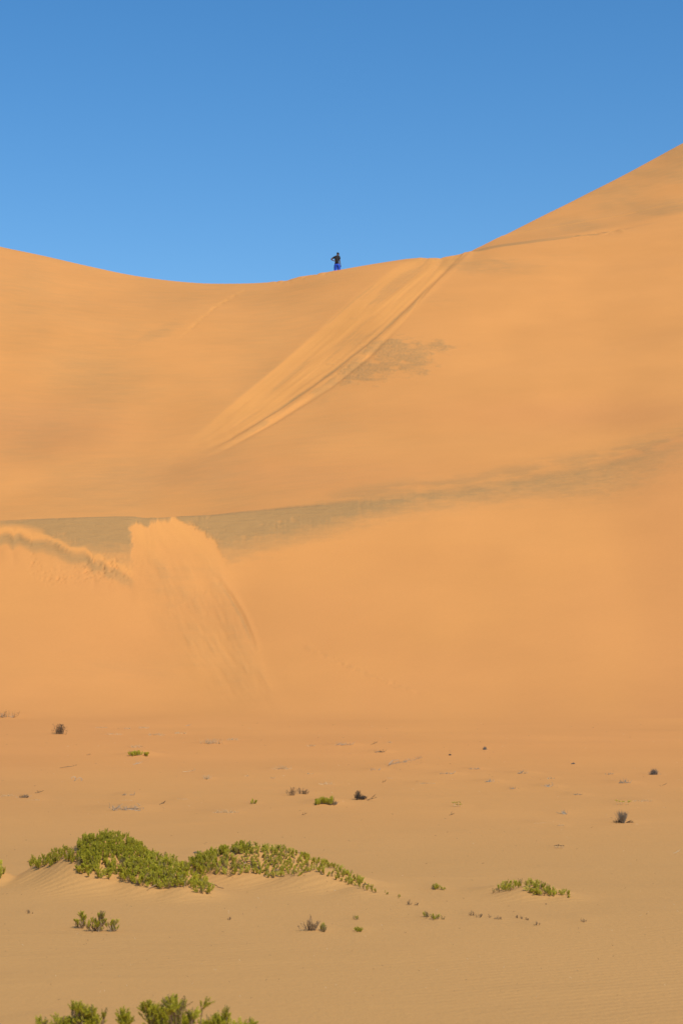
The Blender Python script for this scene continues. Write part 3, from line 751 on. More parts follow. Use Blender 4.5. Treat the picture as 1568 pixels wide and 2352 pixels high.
def hummock_shrub(label, points, hpx, seed, old=lambda x, y: 0.06, ymax=99, extra=(), pale=0.15):
    rg = random.Random(seed)
    ps = []
    for (x, y) in points:
        p = hit(x, y, ymax)
        if p is not None: ps.append((p, x, y, hpx(x, y) / FPX * p.y))
    for (p, h) in extra: ps.append((p, 0, 0, h))
    base = sum((a[0] for a in ps), Vector()) / len(ps); base.z = min(a[0].z for a in ps)
    root = tag(link('green_shrub', None, loc=base), label, 'shrub', 'green shrubs on sand mounds')
    ps.sort(key=lambda a: a[0].y)
    rest = MB(); nrest = 0
    for i, (p, x, y, h) in enumerate(ps):
        isold = rg.random() < old(x, y)
        if i < 295:
            set_sprig(root, rg.choice(OLDS if isold else (PALES if rg.random() < pale else SPRIGS)), p, h, rg)
        else:
            src = rg.choice(SPRIG_MB); s = h * rg.uniform(.8, 1.2)
            M = Matrix.Translation(p - base) @ Matrix.Rotation(rg.uniform(0, 6.28), 4, 'Z') @ Matrix.Scale(s, 4)
            rest.add(src, M); nrest += 1
    if nrest: tag(rest.build('foliage', [M_STEM, M_LEAF], root), kind='stuff')
    # woody runners half buried under the shoots
    for k in range(14 if len(ps) > 120 else 0):
        run = MB()
        p = rg.choice(ps)[0]
        pts = []
        d = Vector((rg.uniform(-1, 1), rg.uniform(-1, 1), 0)).normalized()
        for t in range(5):
            q = p + d * 0.035 * t + Vector((rg.gauss(0, .006), rg.gauss(0, .006), 0))
            q.z = ground(q.x, q.y) + 0.012 + 0.01 * math.sin(t * 1.3)
            pts.append(q - base)
        run.tube(pts, 0.006, 0.003)
        run.build('runner', [M_STEM], root)
    return root

# --- tall mound, left
A = lambda x, y: (x * 0.3296, 1866 + y * 0.3296)
poly1 = [A(*p) for p in [(215, 395), (210, 340), (262, 320), (300, 285), (350, 250), (440, 235), (500, 235), (545, 200), (640, 178), (740, 165), (840, 178), (950, 212), (1050, 245), (1120, 290), (1180, 320), (1270, 400), (1350, 440),
        (1430, 490), (1485, 545), (1460, 585), (1390, 570), (1330, 530), (1270, 515), (1160, 540), (1060, 535), (960, 505), (880, 485), (830, 450), (800, 445), (760, 465), (690, 465), (690, 440), (650, 420), (620, 450), (540, 430), (530, 395),
        (480, 385), (400, 360), (330, 390), (290, 395)]]
holes1 = [(*A(715, 400), 9, 14), (*A(770, 345), 14, 7), (*A(625, 250), 5, 5), (*A(470, 380), 20, 8), (*A(300, 320), 8, 5), (*A(455, 250), 7, 3), (*A(820, 385), 4, 12), (*A(545, 300), 6, 5), (*A(720, 225), 3, 3)]
def keep1(x, y):
    k = 1.0 if float(vnoise(np.array(x / 11.0), np.array(y / 8.0 + 3))) > -0.17 else 0.12
    return k * (0.5 if x < 178 else 1.0)
pts1 = scatter(poly1, 5.2, 3, holes1, keep1)
def old1(x, y):
    gx, gy = x / .3296, (y - 1866) / .3296
    if 360 < gx < 560 and 230 < gy < 400: return 0.65
    return 0.13
ex = []
rg = random.Random(8)
for k in range(130):
    px = rg.uniform(150, 470); x = (px - CX) / FPX * 16; y = 15.9 + (430 - px) * 0.0008 + rg.uniform(0.15, 0.5)
    ex.append((Vector((x, y, ground(x, y))), rg.uniform(.06, .085)))
hummock_shrub('tall dense green shrub covering the left sand mound', pts1, lambda x, y: 20 if x > 178 else 18, 31, old1, 18, ex)
# --- long mound, middle
B = lambda x, y: (402 + x * 0.31127, 1895 + y * 0.31127)
poly2 = [B(*p) for p in [(115, 320), (180, 275), (270, 240), (370, 205), (490, 178), (600, 178), (740, 178), (850, 200), (980, 245), (1080, 280), (1200, 330), (1290, 375), (1400, 440), (1485, 490), (1480, 503), (1420, 495), (1340, 455), (1270, 440),
        (1200, 405), (1110, 390), (1060, 345), (980, 345), (900, 385), (840, 375), (720, 398), (640, 375), (580, 355), (530, 360), (450, 378), (360, 375), (280, 372), (230, 355), (150, 330)]]
def keep2(x, y):
    gx, gy = (x - 402) / .31127, (y - 1895) / .31127
    if 390 < gx < 640 and 195 < gy < 310: return 0.22
    if gx < 460: return 0.3
    if 1030 < gx < 1130: return 0.35
    if gx > 1130: return 0.6
    return 1.0
pts2 = scatter(poly2, 6.0, 4, [(*B(610, 190), 22, 4), (*B(470, 250), 12, 10), (*B(1150, 345), 14, 6), (*B(330, 225 + 30), 8, 8), (*B(410, 240), 10, 4)], keep2)
ridge2 = [B(*p) for p in [(120, 300), (180, 262), (270, 228), (370, 196), (490, 172), (600, 172), (740, 172), (850, 195), (980, 240), (1080, 275), (1200, 325), (1290, 370), (1400, 435)]]
for i in range(len(ridge2) - 1):
    for k in range(7 if i < 6 else 7):
        t = random.Random(i * 50 + k).random()
        x = ridge2[i][0] * (1 - t) + ridge2[i + 1][0] * t; y = ridge2[i][1] * (1 - t) + ridge2[i + 1][1] * t + random.Random(i * 70 + k).uniform(0, 5)
        pts2.append((x, y))
def h2(x, y):
    gx, gy = (x - 402) / .31127, (y - 1895) / .31127
    if gx < 620 and gy < 290 - gx * 0.12: return 21
    if gx < 450: return 19
    return 14
def old2(x, y):
    gx, gy = (x - 402) / .31127, (y - 1895) / .31127
    if gx < 480 and gy > 230: return 0.28
    return 0.12
ex = []
for k in range(34):
    px = rg.uniform(450, 760); x = (px - CX) / FPX * 16.4; y = 16.5 + rg.uniform(0.05, 0.4)
    ex.append((Vector((x, y, ground(x, y))), rg.uniform(.05, .075)))
hummock_shrub('long low green shrub dotted over the middle sand mound', pts2, h2, 41, old2, 18, ex, 0.65)
# --- small mound, right
G = lambda x, y: (890 + x * 0.29296, 1981 + y * 0.29296)
poly3 = [[G(*p) for p in q] for q in ([(870, 215), (885, 190), (930, 185), (980, 175), (1040, 170), (1060, 185), (1010, 205), (970, 228), (890, 230)],
        [(1075, 180), (1100, 165), (1160, 165), (1215, 185), (1260, 215), (1310, 230), (1330, 250), (1300, 272), (1240, 262), (1160, 258), (1140, 240), (1095, 240), (1110, 205)],
        [(1345, 240), (1370, 238), (1420, 262), (1415, 275), (1350, 258)])]
pts3 = []
for i, q in enumerate(poly3): pts3 += scatter(q, 5.2, 60 + i)
hummock_shrub('small green shrub in loose clumps on the low right sand mound', pts3 + [G(828, 240), G(880, 232)], lambda x, y: 15, 51, lambda x, y: 0.3 if x < 1165 else 0.08, 18, (), 0.5)
# --- shrub cut by the left edge
pts4 = scatter([(-40, 1990), (2, 1990), (8, 2008), (0, 2019), (-40, 2022)], 6, 9)
hummock_shrub('green shrub cut off by the left edge of the view', pts4, lambda x, y: 19, 61, lambda x, y: .08, 18)

# --- branching shrubs: sprigs carried on bare brown stems
def branch_shrub(label, base, tips, h, seed, old=0.1, fine=False, group='green shrubs on the plain', r=0.0045, stray=0):
    """tips: list of points where the leafy shoots sit"""
    rg = random.Random(seed)
    root = tag(link('green_shrub', None, loc=base), label, 'shrub', group)
    st = MB()
    meshes = FINE if fine else SPRIGS
    for (t, hs) in tips:
        b0 = base + Vector((rg.gauss(0, .25) * (t.x - base.x) * .4, rg.gauss(0, .02), -0.01))
        b0.x += (t.x - base.x) * 0.35; b0.y += (t.y - base.y) * .35; b0.z = ground(b0.x, b0.y) - 0.01
        m = b0.lerp(t, 0.55) + Vector((rg.gauss(0, .012), rg.gauss(0, .012), 0.0))
        st.tube([b0 - base, b0.lerp(m, .5) + Vector((rg.gauss(0, .006), 0, 0)) - base, m - base, t - base], r, r * .55, 0, 5)
        set_sprig(root, rg.choice(OLDS) if rg.random() < old else rg.choice(meshes), t, h * hs, rg, 0.3, 1.0)
    for k in range(stray):
        t = rg.choice(tips)[0]; b0 = base + Vector(((t.x - base.x) * .6, (t.y - base.y) * .6, 0)); b0.z = ground(b0.x, b0.y)
        pts = bend(rg, b0, (rg.gauss(0, .4), rg.gauss(0, .3), 1), (t.z - b0.z) * rg.uniform(.5, 1.1) + .02, 4, .2)
        st.tube([p - base for p in pts], r * .7, r * .3)
    st.build('stems', [M_STEM], root)
    return root
FINE = [m.mesh('sprig', [M_STEM, M_LEAF]) for m in FINE_MB]
def px_point(px, row, y):
    u, e = ray(px, row); return Vector((u * y, y, CAMZ + e * y))
def tips_from(blobs, y0, seed, drop=0):
    """blobs: (px, row, radius px, count)"""
    rg = random.Random(seed); out = []
    for (px, row, rr, n, hs) in blobs:
        for k in range(n):
            a = rg.uniform(0, 6.28); q = rr * math.sqrt(rg.random())
            y = y0 + rg.uniform(-.8, .8) * rr / FPX * y0
            p = px_point(px + q * math.cos(a), row + drop + q * math.sin(a), y)
            p.z = max(p.z, ground(p.x, p.y) + 0.004)
            out.append((p, hs))
    return out
# shrub of three clumps below the tall mound
yb3 = hit(215, 2134).y
for (lb, bx, blobs) in [
    ('thin branching green shrub, left of three clumps below the tall mound', 183, [(189, 2106, 5, 4, .9), (176, 2122, 5, 4, .8), (190, 2118, 7, 5, .8), (180, 2130, 6, 4, .7), (196, 2126, 4, 3, .7)]),
    ('brown hearted green shrub, middle of three clumps below the tall mound', 222, [(232, 2110, 8, 9, 1.), (238, 2122, 7, 7, .9), (225, 2128, 9, 8, .9), (212, 2122, 9, 6, .8), (206, 2132, 6, 4, .8), (230, 2136, 7, 6, .8)]),
    ('compact green shrub, right of three clumps below the tall mound', 258, [(261, 2124, 6, 6, .9), (253, 2131, 7, 7, .8), (264, 2135, 6, 6, .8)])]:
    b = hit(bx, 2139 if bx > 200 else 2132)
    branch_shrub(lb, b, tips_from(blobs, b.y, bx), 0.047, bx, 0.5 if bx == 222 else 0.12, stray=6, r=0.003)
# shrubs at the very front, cut by the lower edge
yF = 8.2
def front(lb, bx, blobs, seed, old=.06, stray=3):
    b = Vector(((bx - CX) / FPX * yF, yF, 0)); b.z = ground(b.x, b.y)
    full = []
    for bl in blobs: full.append(bl)
    branch_shrub(lb, b, tips_from(full, yF, seed, 17), 0.058, seed, old, True, 'green shrubs at the front', 0.0045, stray)
front('blurred green shrub at the front left with a bushy dark hearted top', 170, [(102, 2350, 8, 5, 1.), (125, 2358, 14, 8, 1.), (186, 2318, 9, 6, 1.), (170, 2308, 4, 3, .9), (212, 2324, 9, 6, 1.), (192, 2342, 14, 9, 1.), (218, 2345, 9, 6, 1), (150, 2352, 10, 6, 1.),
       (235, 2322, 5, 2, .8), (232, 2345, 4, 2, .8), (180, 2380, 60, 26, 1.), (135, 2335, 3, 2, .8)], 301, .22, 12)
front('small lone blurred sprig in the middle of the front shrubs', 287, [(286, 2332, 10, 9, .9), (288, 2344, 8, 5, .9), (287, 2385, 12, 6, .9)], 302, .05)
front('wide blurred green shrub at the front with brown stems showing', 440, [(338, 2308, 9, 7, .9), (345, 2326, 10, 7, 1.), (352, 2345, 12, 9, 1.), (388, 2298, 10, 7, .95), (412, 2314, 9, 6, 1.), (372, 2330, 9, 6, 1.), (395, 2345, 14, 10, 1.), (430, 2340, 10, 8, 1.),
       (440, 2328, 8, 5, 1.), (466, 2350, 7, 5, .9), (498, 2340, 10, 7, 1.), (520, 2322, 4, 2, .8), (510, 2350, 10, 7, 1.), (545, 2352, 9, 7, .9), (573, 2350, 8, 6, .9), (450, 2385, 110, 46, 1.), (360, 2314, 4, 2, .8)], 303, .20, 30)

# ------------------------------------------------------------------ the small plants
def small_plant(kd, x0, x1, row, h, label, seed):
    rg = random.Random(seed)
    cxp = (x0 + x1) / 2
    p0 = hit(cxp, row)
    s = p0.y / FPX; W = (x1 - x0) * s; H = h * s
    g = lambda dx, dy: ground(p0.x + dx, p0.y + dy) - p0.z
    pxw = p0.y / 1909.0              # one picture pixel here, in metres
    root = tag(link(NAMES[kd], None, loc=p0), label, CATS[kd], GROUPS[kd])
    def blade(mb, x, y, hh, lean, r, mi=0, n=4, wig=.12):
        b = Vector((x, y, g(x, y) - 0.01))
        mb.tube(bend(rg, b, lean, hh, n, wig), r, r * 0.25, mi)
    def single(mb, mats, nm):            # a plant that is one mesh
        nonlocal root
        bpy.data.objects.remove(root)
        o = mb.build(NAMES[kd], mats, None, p0)
        return tag(o, label, CATS[kd], GROUPS[kd])
    rr = max(0.0035, (0.21 if kd.startswith('straw') else 0.15) * pxw)
    if kd == 'straw':
        mb = MB(); n = int(10 + W / pxw * 2.4)
        for k in range(n):
            x = rg.uniform(-W/2, W/2) * (1 if rg.random() < .7 else .6); y = rg.uniform(0, .3) * max(W, .2) * .5
            blade(mb, x, y, H * rg.uniform(.45, 1.0), (rg.gauss(0, .6), rg.gauss(0, .4), 1), rr)
        for k in range(n // 4):
            x = rg.uniform(-W/2, W/2)
            blade(mb, x, 0, H * 1.1, (rg.choice([-1, 1]) * 1.2, rg.gauss(0, .4), .25), rr * .9)
        single(mb, [M_STRAW], 'tuft')
    elif kd == 'strawclump':
        mb = MB(); n = int(24 + W / pxw * 3)
        for k in range(n):
            x = rg.gauss(0, W * .26); y = rg.gauss(.05, .08)
            blade(mb, x, y, H * rg.uniform(.5, 1.0), (rg.gauss(0, .55), rg.gauss(0, .4), 1), rr)
        mb.build('blades', [M_STRAW], root)
        st = MB()
        for k in range(14):
            blade(st, rg.gauss(0, W * .3), -rg.uniform(.0, .12), H * .45, (rg.gauss(0, .7), rg.gauss(0, .4), 1), rr)
        st.build('stems', [M_STEM], root)
    elif kd in ('greybrush', 'deadrow', 'lean', 'loop'):
        mb = MB(); tw = MB()
        n = int(10 + W / pxw * 1.1)
        if kd == 'deadrow':
            a, b = hit(x0 + 4, row - 2), hit(x1, row - 22)
            for k in range(75):
                t = rg.random() ** 1.2; q = a.lerp(b, t) - p0
                blade(mb, q.x + rg.gauss(0, .03), q.y + rg.gauss(0, .06), 10 * s * rg.uniform(.5, 1.1), (rg.gauss(.3, .7), rg.gauss(0, .4), .8), rr)
            for k in range(20):
                t = rg.uniform(.05, .7); q = a.lerp(b, t) - p0
                x, y = q.x + rg.uniform(0, .35), q.y - rg.uniform(0, 1.2) * (1 - t)
                blade(tw, x, y, 5 * s * rg.uniform(.5, 1), (rg.gauss(0, .8), 0, .6), rr)
            mb.tube([a - p0 + Vector((0, 0, .03)), a.lerp(b, .12) - p0 + Vector((0, 0, .09)), a.lerp(b, .3) - p0 + Vector((0, 0, .07))], rr * 2.2, rr)
        elif kd == 'lean':
            for k in range(34):
                x = W * .32 + rg.gauss(0, W * .08)
                blade(mb, x, rg.gauss(0, .04), H * rg.uniform(.7, 1.3), (-.9 + rg.gauss(0, .35), rg.gauss(0, .3), .8), rr)
            for k in range(5):
                blade(tw, W * .35, rg.gauss(0, .03), W * rg.uniform(.6, .95), (-1, rg.gauss(0, .1), .10), rr, wig=.04)
        elif kd == 'loop':
            for sx_ in (-.3, .35):
                for k in range(3):
                    pts = [Vector((W * sx_ + math.cos(a_) * W * .2 * (1 + .2 * k), .02 * k, H * (.35 if sx_ < 0 else .2) + math.sin(a_) * H * .35)) for a_ in np.linspace(-1.4, 3.0, 9)]
                    mb.tube(pts, rr * .8, rr * .5)
            single(mb, [M_GREY], 'stem'); return
        else:
            # a few crooked fallen branches with side twigs
            for k in range(max(3, n // 6)):
                x = rg.uniform(-W/2, W * .35); y = rg.uniform(-.05, .25) * max(W, .15)
                d = Vector((rg.choice([-1, 1, 1]), rg.gauss(0, .5), rg.uniform(.05, .5)))
                pts = bend(rg, (x, y, g(x, y)), d, W * rg.uniform(.15, .4), 5, .25)
                pts = [Vector((q.x, q.y, max(min(q.z, g(q.x, q.y) + H), g(q.x, q.y) + .005))) for q in pts]
                tw.tube(pts, rr * 1.4, rr * .6)
                for m_ in range(3):
                    q = rg.choice(pts[1:])
                    tw.tube(bend(rg, q, (rg.gauss(0, 1), rg.gauss(0, .5), .9), H * rg.uniform(.3, .8), 3, .3), rr * .8, rr * .3)
            for k in range(n):
                x = rg.gauss(-W * .12, W * .17) if rg.random() < .55 else rg.uniform(-W/2, W/2)
                blade(mb, x, rg.uniform(-.03, .15), H * rg.uniform(.25, .8), (rg.gauss(0, .8), rg.gauss(0, .4), .8), rr)
        heart = 'brown hearted' in label or 'brown heart' in label or 'dark piece' in label
        if heart:
            for k in range(16): blade(tw, rg.gauss(0, W * .06), rg.gauss(0, .03), H * .7, (rg.gauss(.6, .7), 0, .7), rr * 1.4)
        rust = 'rusty' in label
        if rust:
            for k in range(9): blade(tw, rg.uniform(-W * .3, W * .35), .1, H * rg.uniform(.7, 1.1), (rg.gauss(0, .2), 0, 1), rr)
        if mb.f: mb.build('twigs', [M_GREY], root)
        if tw.f: tw.build('branches', [M_BROWN if (heart or rust) else (M_STEM if kd in ('deadrow', 'lean') else M_GREY)], root)
    elif kd == 'greytall':
        mb = MB(); tw = MB()
        for k in range(130):
            x = rg.gauss(-W * .02, W * .045)
            blade(mb, x, rg.gauss(0, .05), H * rg.uniform(.45, 1.0), (rg.gauss(0.03, .30), rg.gauss(0, .3), 1), rr * 1.1)
        for k in range(26):
            blade(tw, W * rg.uniform(-.38, -.1), rg.gauss(0, .04), H * rg.uniform(.2, .42), (rg.gauss(0, .7), rg.gauss(0, .4), .8), rr * 1.2)
        for k in range(16):
            blade(tw, W * rg.uniform(0, .1), rg.gauss(0, .03), W * rg.uniform(.25, .45), (1, rg.gauss(0, .15), rg.uniform(.02, .28)), rr * 1.3, wig=.08)
        for k in range(12):
            blade(tw, W * rg.uniform(.38, .48), rg.gauss(0, .03), H * .22, (rg.gauss(0, .8), 0, .8), rr)
        mb.build('twigs', [M_FEATHER], root); tw.build('branches', [M_BROWN], root)
    elif kd == 'bluelump':
        mb = MB(); tw = MB()
        flat = h < 12 and (x1 - x0) > 20
        for k in range(int(60 + 5 * W / pxw)):
            if flat:
                x = rg.uniform(-W/2, W * .2)
                blade(mb, x, rg.gauss(0, .03), W * rg.uniform(.3, .6), (1, rg.gauss(0, .2), rg.uniform(.0, .45) * (.4 + (x / W + .5))), rr)
            else:
                x = rg.gauss(0, W * .16); dl_ = 1 - min(1, abs(x) / (W * .5))
                blade(mb, x, rg.gauss(0, W * .16), H * (.35 + .6 * dl_) * rg.uniform(.7, 1.05), (x / W * 1.6 + rg.gauss(0, .35), rg.gauss(0, .35), 1), rr)
        for k in range(10):
            blade(tw, W * rg.uniform(-.3, 1.0), rg.gauss(.02, .03), H * .35, (rg.gauss(.3, .8), 0, .5), rr * .8)
        mb.build('twigs', [M_BLUE], root); tw.build('branches', [M_GREY], root)
    elif kd == 'darkbush':
        mb = MB(); lf = MB()
        stumpy = 'stumpy' in label
        for k in range(60):
            x = rg.gauss(0, W * .2) if not stumpy else rg.choice([-.38, -.36, -.2, -.02, .12, .2]) * W + rg.gauss(0, W * .03)
            hh = H * rg.uniform(.55, 1.05)
            if stumpy: hh *= (1.0 if x < -W * .28 else (.72 if x < -.1 * W else .38))
            blade(mb, x, rg.gauss(0, .05), hh, (.18 + rg.gauss(0, .25 if not stumpy else .08), rg.gauss(0, .25), 1), rr * (1.1 if not stumpy else 1.5))
            for q in range(4 if not stumpy else 7):
                z = hh * rg.uniform(.1, .95)
                lf.leaf((x + rg.gauss(0, .02) + .1 * z, rg.gauss(0, .04), g(x, 0) + z), (rg.gauss(0, .6), rg.gauss(0, .5), 1), pxw * 1.2, pxw * .32)
        for k in range(18 if not stumpy else 0):
            blade(mb, rg.uniform(-W * .45, W * .4), rg.gauss(-.02, .04), W * .3, (rg.choice([-1, 1]), 0, .25), rr * 1.2)
        mb.build('stems', [M_STEM if not stumpy else M_CHAR], root); lf.build('dead_leaves', [M_CHAR], root)
    elif kd == 'twig':
        mb = MB()
        up_ = .35 if h > 5 else .08
        mt = M_STRAW if 'white' in label else (M_GREY if 'faint' in label else M_BROWN)
        for k in range(2 if W > 6 * pxw else 1):
            pts = bend(rg, (-W/2, k * .05, g(-W/2, 0) + .01), (1, rg.gauss(0, .2), up_), W * rg.uniform(.85, 1.0), 5, .12)
            pts = [Vector((q.x, q.y, max(q.z, g(q.x, q.y) + .006))) for q in pts]
            mb.tube(pts, rr * 1.2, rr * .6, 0, 4)
            for m_ in range(3):
                q = rg.choice(pts[2:]); mb.tube(bend(rg, q, (rg.gauss(.6, .6), rg.gauss(0, .3), .6), max(H, .05) * rg.uniform(.5, 1.), 3, .2), rr, rr * .4)
        single(mb, [mt], 'twig')
    elif kd == 'sprout':
        mb = MB(); lf = MB()
        n = 5 if W < .3 else 8
        for k in range(n):
            x = (-.5 + (k + .5) / n) * W + rg.gauss(0, W * .03); hh = H * rg.uniform(.55, 1.)
            b = Vector((x, rg.gauss(0, .04), g(x, 0)))
            pts = bend(rg, b, (rg.gauss(0, .35), rg.gauss(0, .2), 1), hh, 4, .15); mb.tube(pts, rr * .8, rr * .5)
            for q in range(9):
                lf.leaf(pts[-1] - Vector((rg.gauss(0, .012), rg.gauss(0, .01), rg.uniform(0, .3) * hh)), (rg.gauss(0, .7), rg.gauss(0, .7), 1), pxw * 1.1, pxw * .35)
        tw_ = bend(rg, (-W/2, -.02, g(-W/2, 0) + .01), (1, 0, .05), W, 4, .1); mb.tube(tw_, rr, rr * .6)
        mb.build('stems', [M_STRAW], root); lf.build('leaves', [M_BROWN if 'purplish' in label else M_LEAFOLD if W > 0.9 else M_LEAF], root)
    elif kd in ('green', 'greenold'):
        n = int(max(4, (x1 - x0) / 1.6)) if kd == 'green' else int(max(4, (x1 - x0) / 2.2))
        arched = 'arched' in label
        for k in range(n):
            x = rg.uniform(-.46, .46) * W; y = rg.gauss(0, .03 + W * .08)
            if arched and .12 * W < x < .2 * W: continue
            q = Vector((p0.x + x, p0.y + y, 0)); q.z = ground(q.x, q.y)
            hh = H * rg.uniform(.6, 1.0) * (1 if not arched else 0.95 - abs(x / W) * .5)
            old_ = (.55 if kd == 'greenold' else .1)
            ms = OLDS if rg.random() < old_ else SPRIGS
            if 'grey dead right end' in label and x > .28 * W: ms = OLDS
            set_sprig(root, rg.choice(ms), q, hh, rg, .25, 1.0 if W > .1 else .85)
        st = MB()
        for k in range(6):
            x = rg.uniform(-.4, .4) * W
            blade(st, x, 0, H * rg.uniform(.4, .8), (rg.gauss(0, .6), rg.gauss(0, .3), 1), rr * .8)
        if 'grey dead right end' in label:
            for k in range(40): blade(st, rg.uniform(.25, .5) * W, rg.gauss(0, .04), H * rg.uniform(.3, .7), (.5 + rg.gauss(0, .6), rg.gauss(0, .3), .8), rr)
        st.build('stems', [M_BLUE if 'grey dead right end' in label else M_STEM], root)
    elif kd == 'brown':
        mb = MB(); lf = MB(); big = H > .07
        n = int((2.5 + W / pxw * .7) if not big else 5 + W / pxw * 1.4)
        for k in range(n):
            x = rg.gauss(0, W * .25); hh = H * rg.uniform(.5, 1.0)
            b = Vector((x * .6, rg.gauss(0, .015), g(x, 0) - .005))
            pts = bend(rg, b, (x / W * 1.1 + rg.gauss(0, .15), rg.gauss(0, .25), 1), hh, 5, .14); mb.tube(pts, rr * 1.0, rr * .5)
            for m_ in range(2):
                q = rg.choice(pts[2:]); mb.tube(bend(rg, q, (rg.gauss(0, .6), rg.gauss(0, .5), 1), hh * .3, 3, .2), rr * .7, rr * .3)
            for q in range(3 if not big else 7):
                pp = rg.choice(pts[2:])
                lf.leaf(pp + Vector((rg.gauss(0, .004), 0, rg.gauss(0, .006))), (rg.gauss(0, .8), rg.gauss(0, .8), 1), pxw * .8, pxw * .22)
        mb.build('stems', [M_STEM], root); lf.build('dead_leaves', [M_BROWN], root)
for i, pl in enumerate(PLANTS): small_plant(*pl, seed=500 + i * 7)
# one dark pebble in front of the small right mound
def pebble(px, row, wpx, label, m):
    import bmesh
    p = hit(px, row); r = wpx / 2 / FPX * p.y; rg = random.Random(int(px))
    bm = bmesh.new(); bmesh.ops.create_icosphere(bm, subdivisions=2, radius=r)
    for v in bm.verts: v.co = Vector((v.co.x * 1.2, v.co.y, v.co.z * .7)) * rg.uniform(.85, 1.1)
    me = bpy.data.meshes.new('pebble'); bm.to_mesh(me); bm.free(); me.materials.append(m)
    tag(link('pebble', me, loc=p + Vector((0, 0, r * .35))), label, 'pebble')
pebble(1253, 2077, 3.2, 'single dark pebble on the sand in front of the small right mound', M_CHAR)

# loose bits of straw and bark strewn over the plain, too small to count
lit = MB(); rg = random.Random(77)
for k in range(420):
    px = rg.uniform(-40, 1610); row = 1660 + (rg.random() ** 1.3) * 640
    p = hit(px, row)
    if p is None or p.y > 62: continue
    L = rg.uniform(.25, .9) * p.y / 1909 * 1.6; a_ = rg.uniform(0, 3.14)
    d = Vector((math.cos(a_), math.sin(a_) * .6, 0)) * L
    lit.tube([p + Vector((0, 0, .004)) - d, p + Vector((0, 0, .01)) + d], .09 * p.y / 1909 + .0008, .05 * p.y / 1909, rg.choice([0, 0, 1]))
tag(lit.build('plant_litter', [M_BROWN, M_STRAW]), 'tiny scattered bits of dry stalk on the sand', kind='stuff')

# ------------------------------------------------------------------ the person on the ridge
def solid(name, color, rough=0.8, var=0.25, scale=14):
    m, nt, p = mat(name)
    f = noise(nt, N(nt, 'ShaderNodeNewGeometry').outputs['Position'], scale, 4, .6)
    c = mixc(nt, f, tuple(a * (1 - var) for a in color), tuple(min(1, a * (1 + var)) for a in color))
    nt.links.new(c, p.inputs['Base Color']); p.inputs['Roughness'].default_value = rough
    return m
M_SKIN = solid('skin', (0.105, 0.050, 0.028), 0.5); M_SHIRT = solid('black_shirt', (0.016, 0.014, 0.014), 0.9)
M_TROUS = solid('blue_trousers', (0.015, 0.09, 0.62), 0.8); M_HAIR = solid('black_hair', (0.012, 0.010, 0.010), 0.9); M_EYE = solid('eye_white', (0.6, 0.58, 0.54), .3)
M_SHOE = solid('shoe', (0.06, 0.05, 0.045), .7)
def skinned(name, verts, edges, rad, m, parent, root=0, sub=2):
    me = bpy.data.meshes.new(name); me.from_pydata(verts, edges, [])
    o = link(name, me, parent)
    s = o.modifiers.new('skin', 'SKIN'); s.use_smooth_shade = True
    lay = me.skin_vertices[0].data if me.skin_vertices else None
    if lay is None:
        bpy.context.view_layer.update()
        import bmesh
        bm = bmesh.new(); bm.from_mesh(me); sl = bm.verts.layers.skin.verify(); bm.to_mesh(me); bm.free()
        lay = me.skin_vertices[0].data
    for i, r in enumerate(rad): lay[i].radius = r if isinstance(r, tuple) else (r, r)
    lay[root].use_root = True
    ss = o.modifiers.new('subdivision', 'SUBSURF'); ss.levels = sub; ss.render_levels = sub
    me.materials.append(m)
    return o
u_, e_ = ray(774, 620)
yp = float(np.interp(u_, UU, y2)) + 0.75
pp = Vector((ray(773.5, 600)[0] * yp, yp, 0)); pp.z = ground(pp.x, pp.y)
want = CAMZ + ray(773.5, 579.5)[1] * yp          # top of the head
print('person: ground', round(pp.z, 2), 'head should be', round(want, 2), 'height', round(want - pp.z, 2))
person = tag(link('person', None, loc=pp), 'person in black t-shirt and blue trousers on the ridge, head bowed, hand on hip', 'person')
person.scale = (1, 1, 1)
K = (want - pp.z) / 1.70
person.scale = (K, K, K)
V, E, Rd = [], [], []
def jv(p, r, to=None):
    V.append(p); Rd.append(r); i = len(V) - 1
    if to is not None: E.append((to, i))
    return i
pel = jv((0, 0, .93), (.145, .105)); abd = jv((-.005, 0, 1.08), (.14, .10), pel); chest = jv((-.015, 0, 1.28), (.165, .115), abd)
nb = jv((.01, .01, 1.43), (.085, .075), chest); nk = jv((.045, .03, 1.50), (.058, .058), nb)
h1 = jv((.075, .06, 1.555), (.078, .085), nk); h2_ = jv((.085, .07, 1.63), (.082, .09), h1); h3 = jv((.085, .06, 1.675), (.055, .06), h2_)
jv((.135, .165, 1.565), (.014, .014), jv((.118, .125, 1.575), (.03, .03), h1))       # nose
jv((.165, .025, 1.585), (.016, .012), h1); jv((-.008, .06, 1.585), (.016, .012), h1) # ears
ls = jv((-.165, -.01, 1.37), .07, chest); le = jv((-.425, -.07, 1.18), .05, ls); lw_ = jv((-.245, -.13, 1.075), .030, le)
rs = jv((.155, .01, 1.395), .068, chest); re_ = jv((.195, .03, 1.09), .044, rs); rw = jv((.245, .085, .85), .029, re_)
for sx_, kx in ((-1, 0), (1, 1)):
    hp = jv((.095 * sx_, 0, .88), .10, pel)
    kn = jv((-.125, .06, .49) if sx_ < 0 else (.20, .10, .50), .062, hp)
    ank = jv((-.135, -.02, .09) if sx_ < 0 else (.225, .05, .09), .04, kn)
    toe = jv((ank and V[ank][0] + .05, V[ank][1] + .15, .035), (.04, .03), ank)
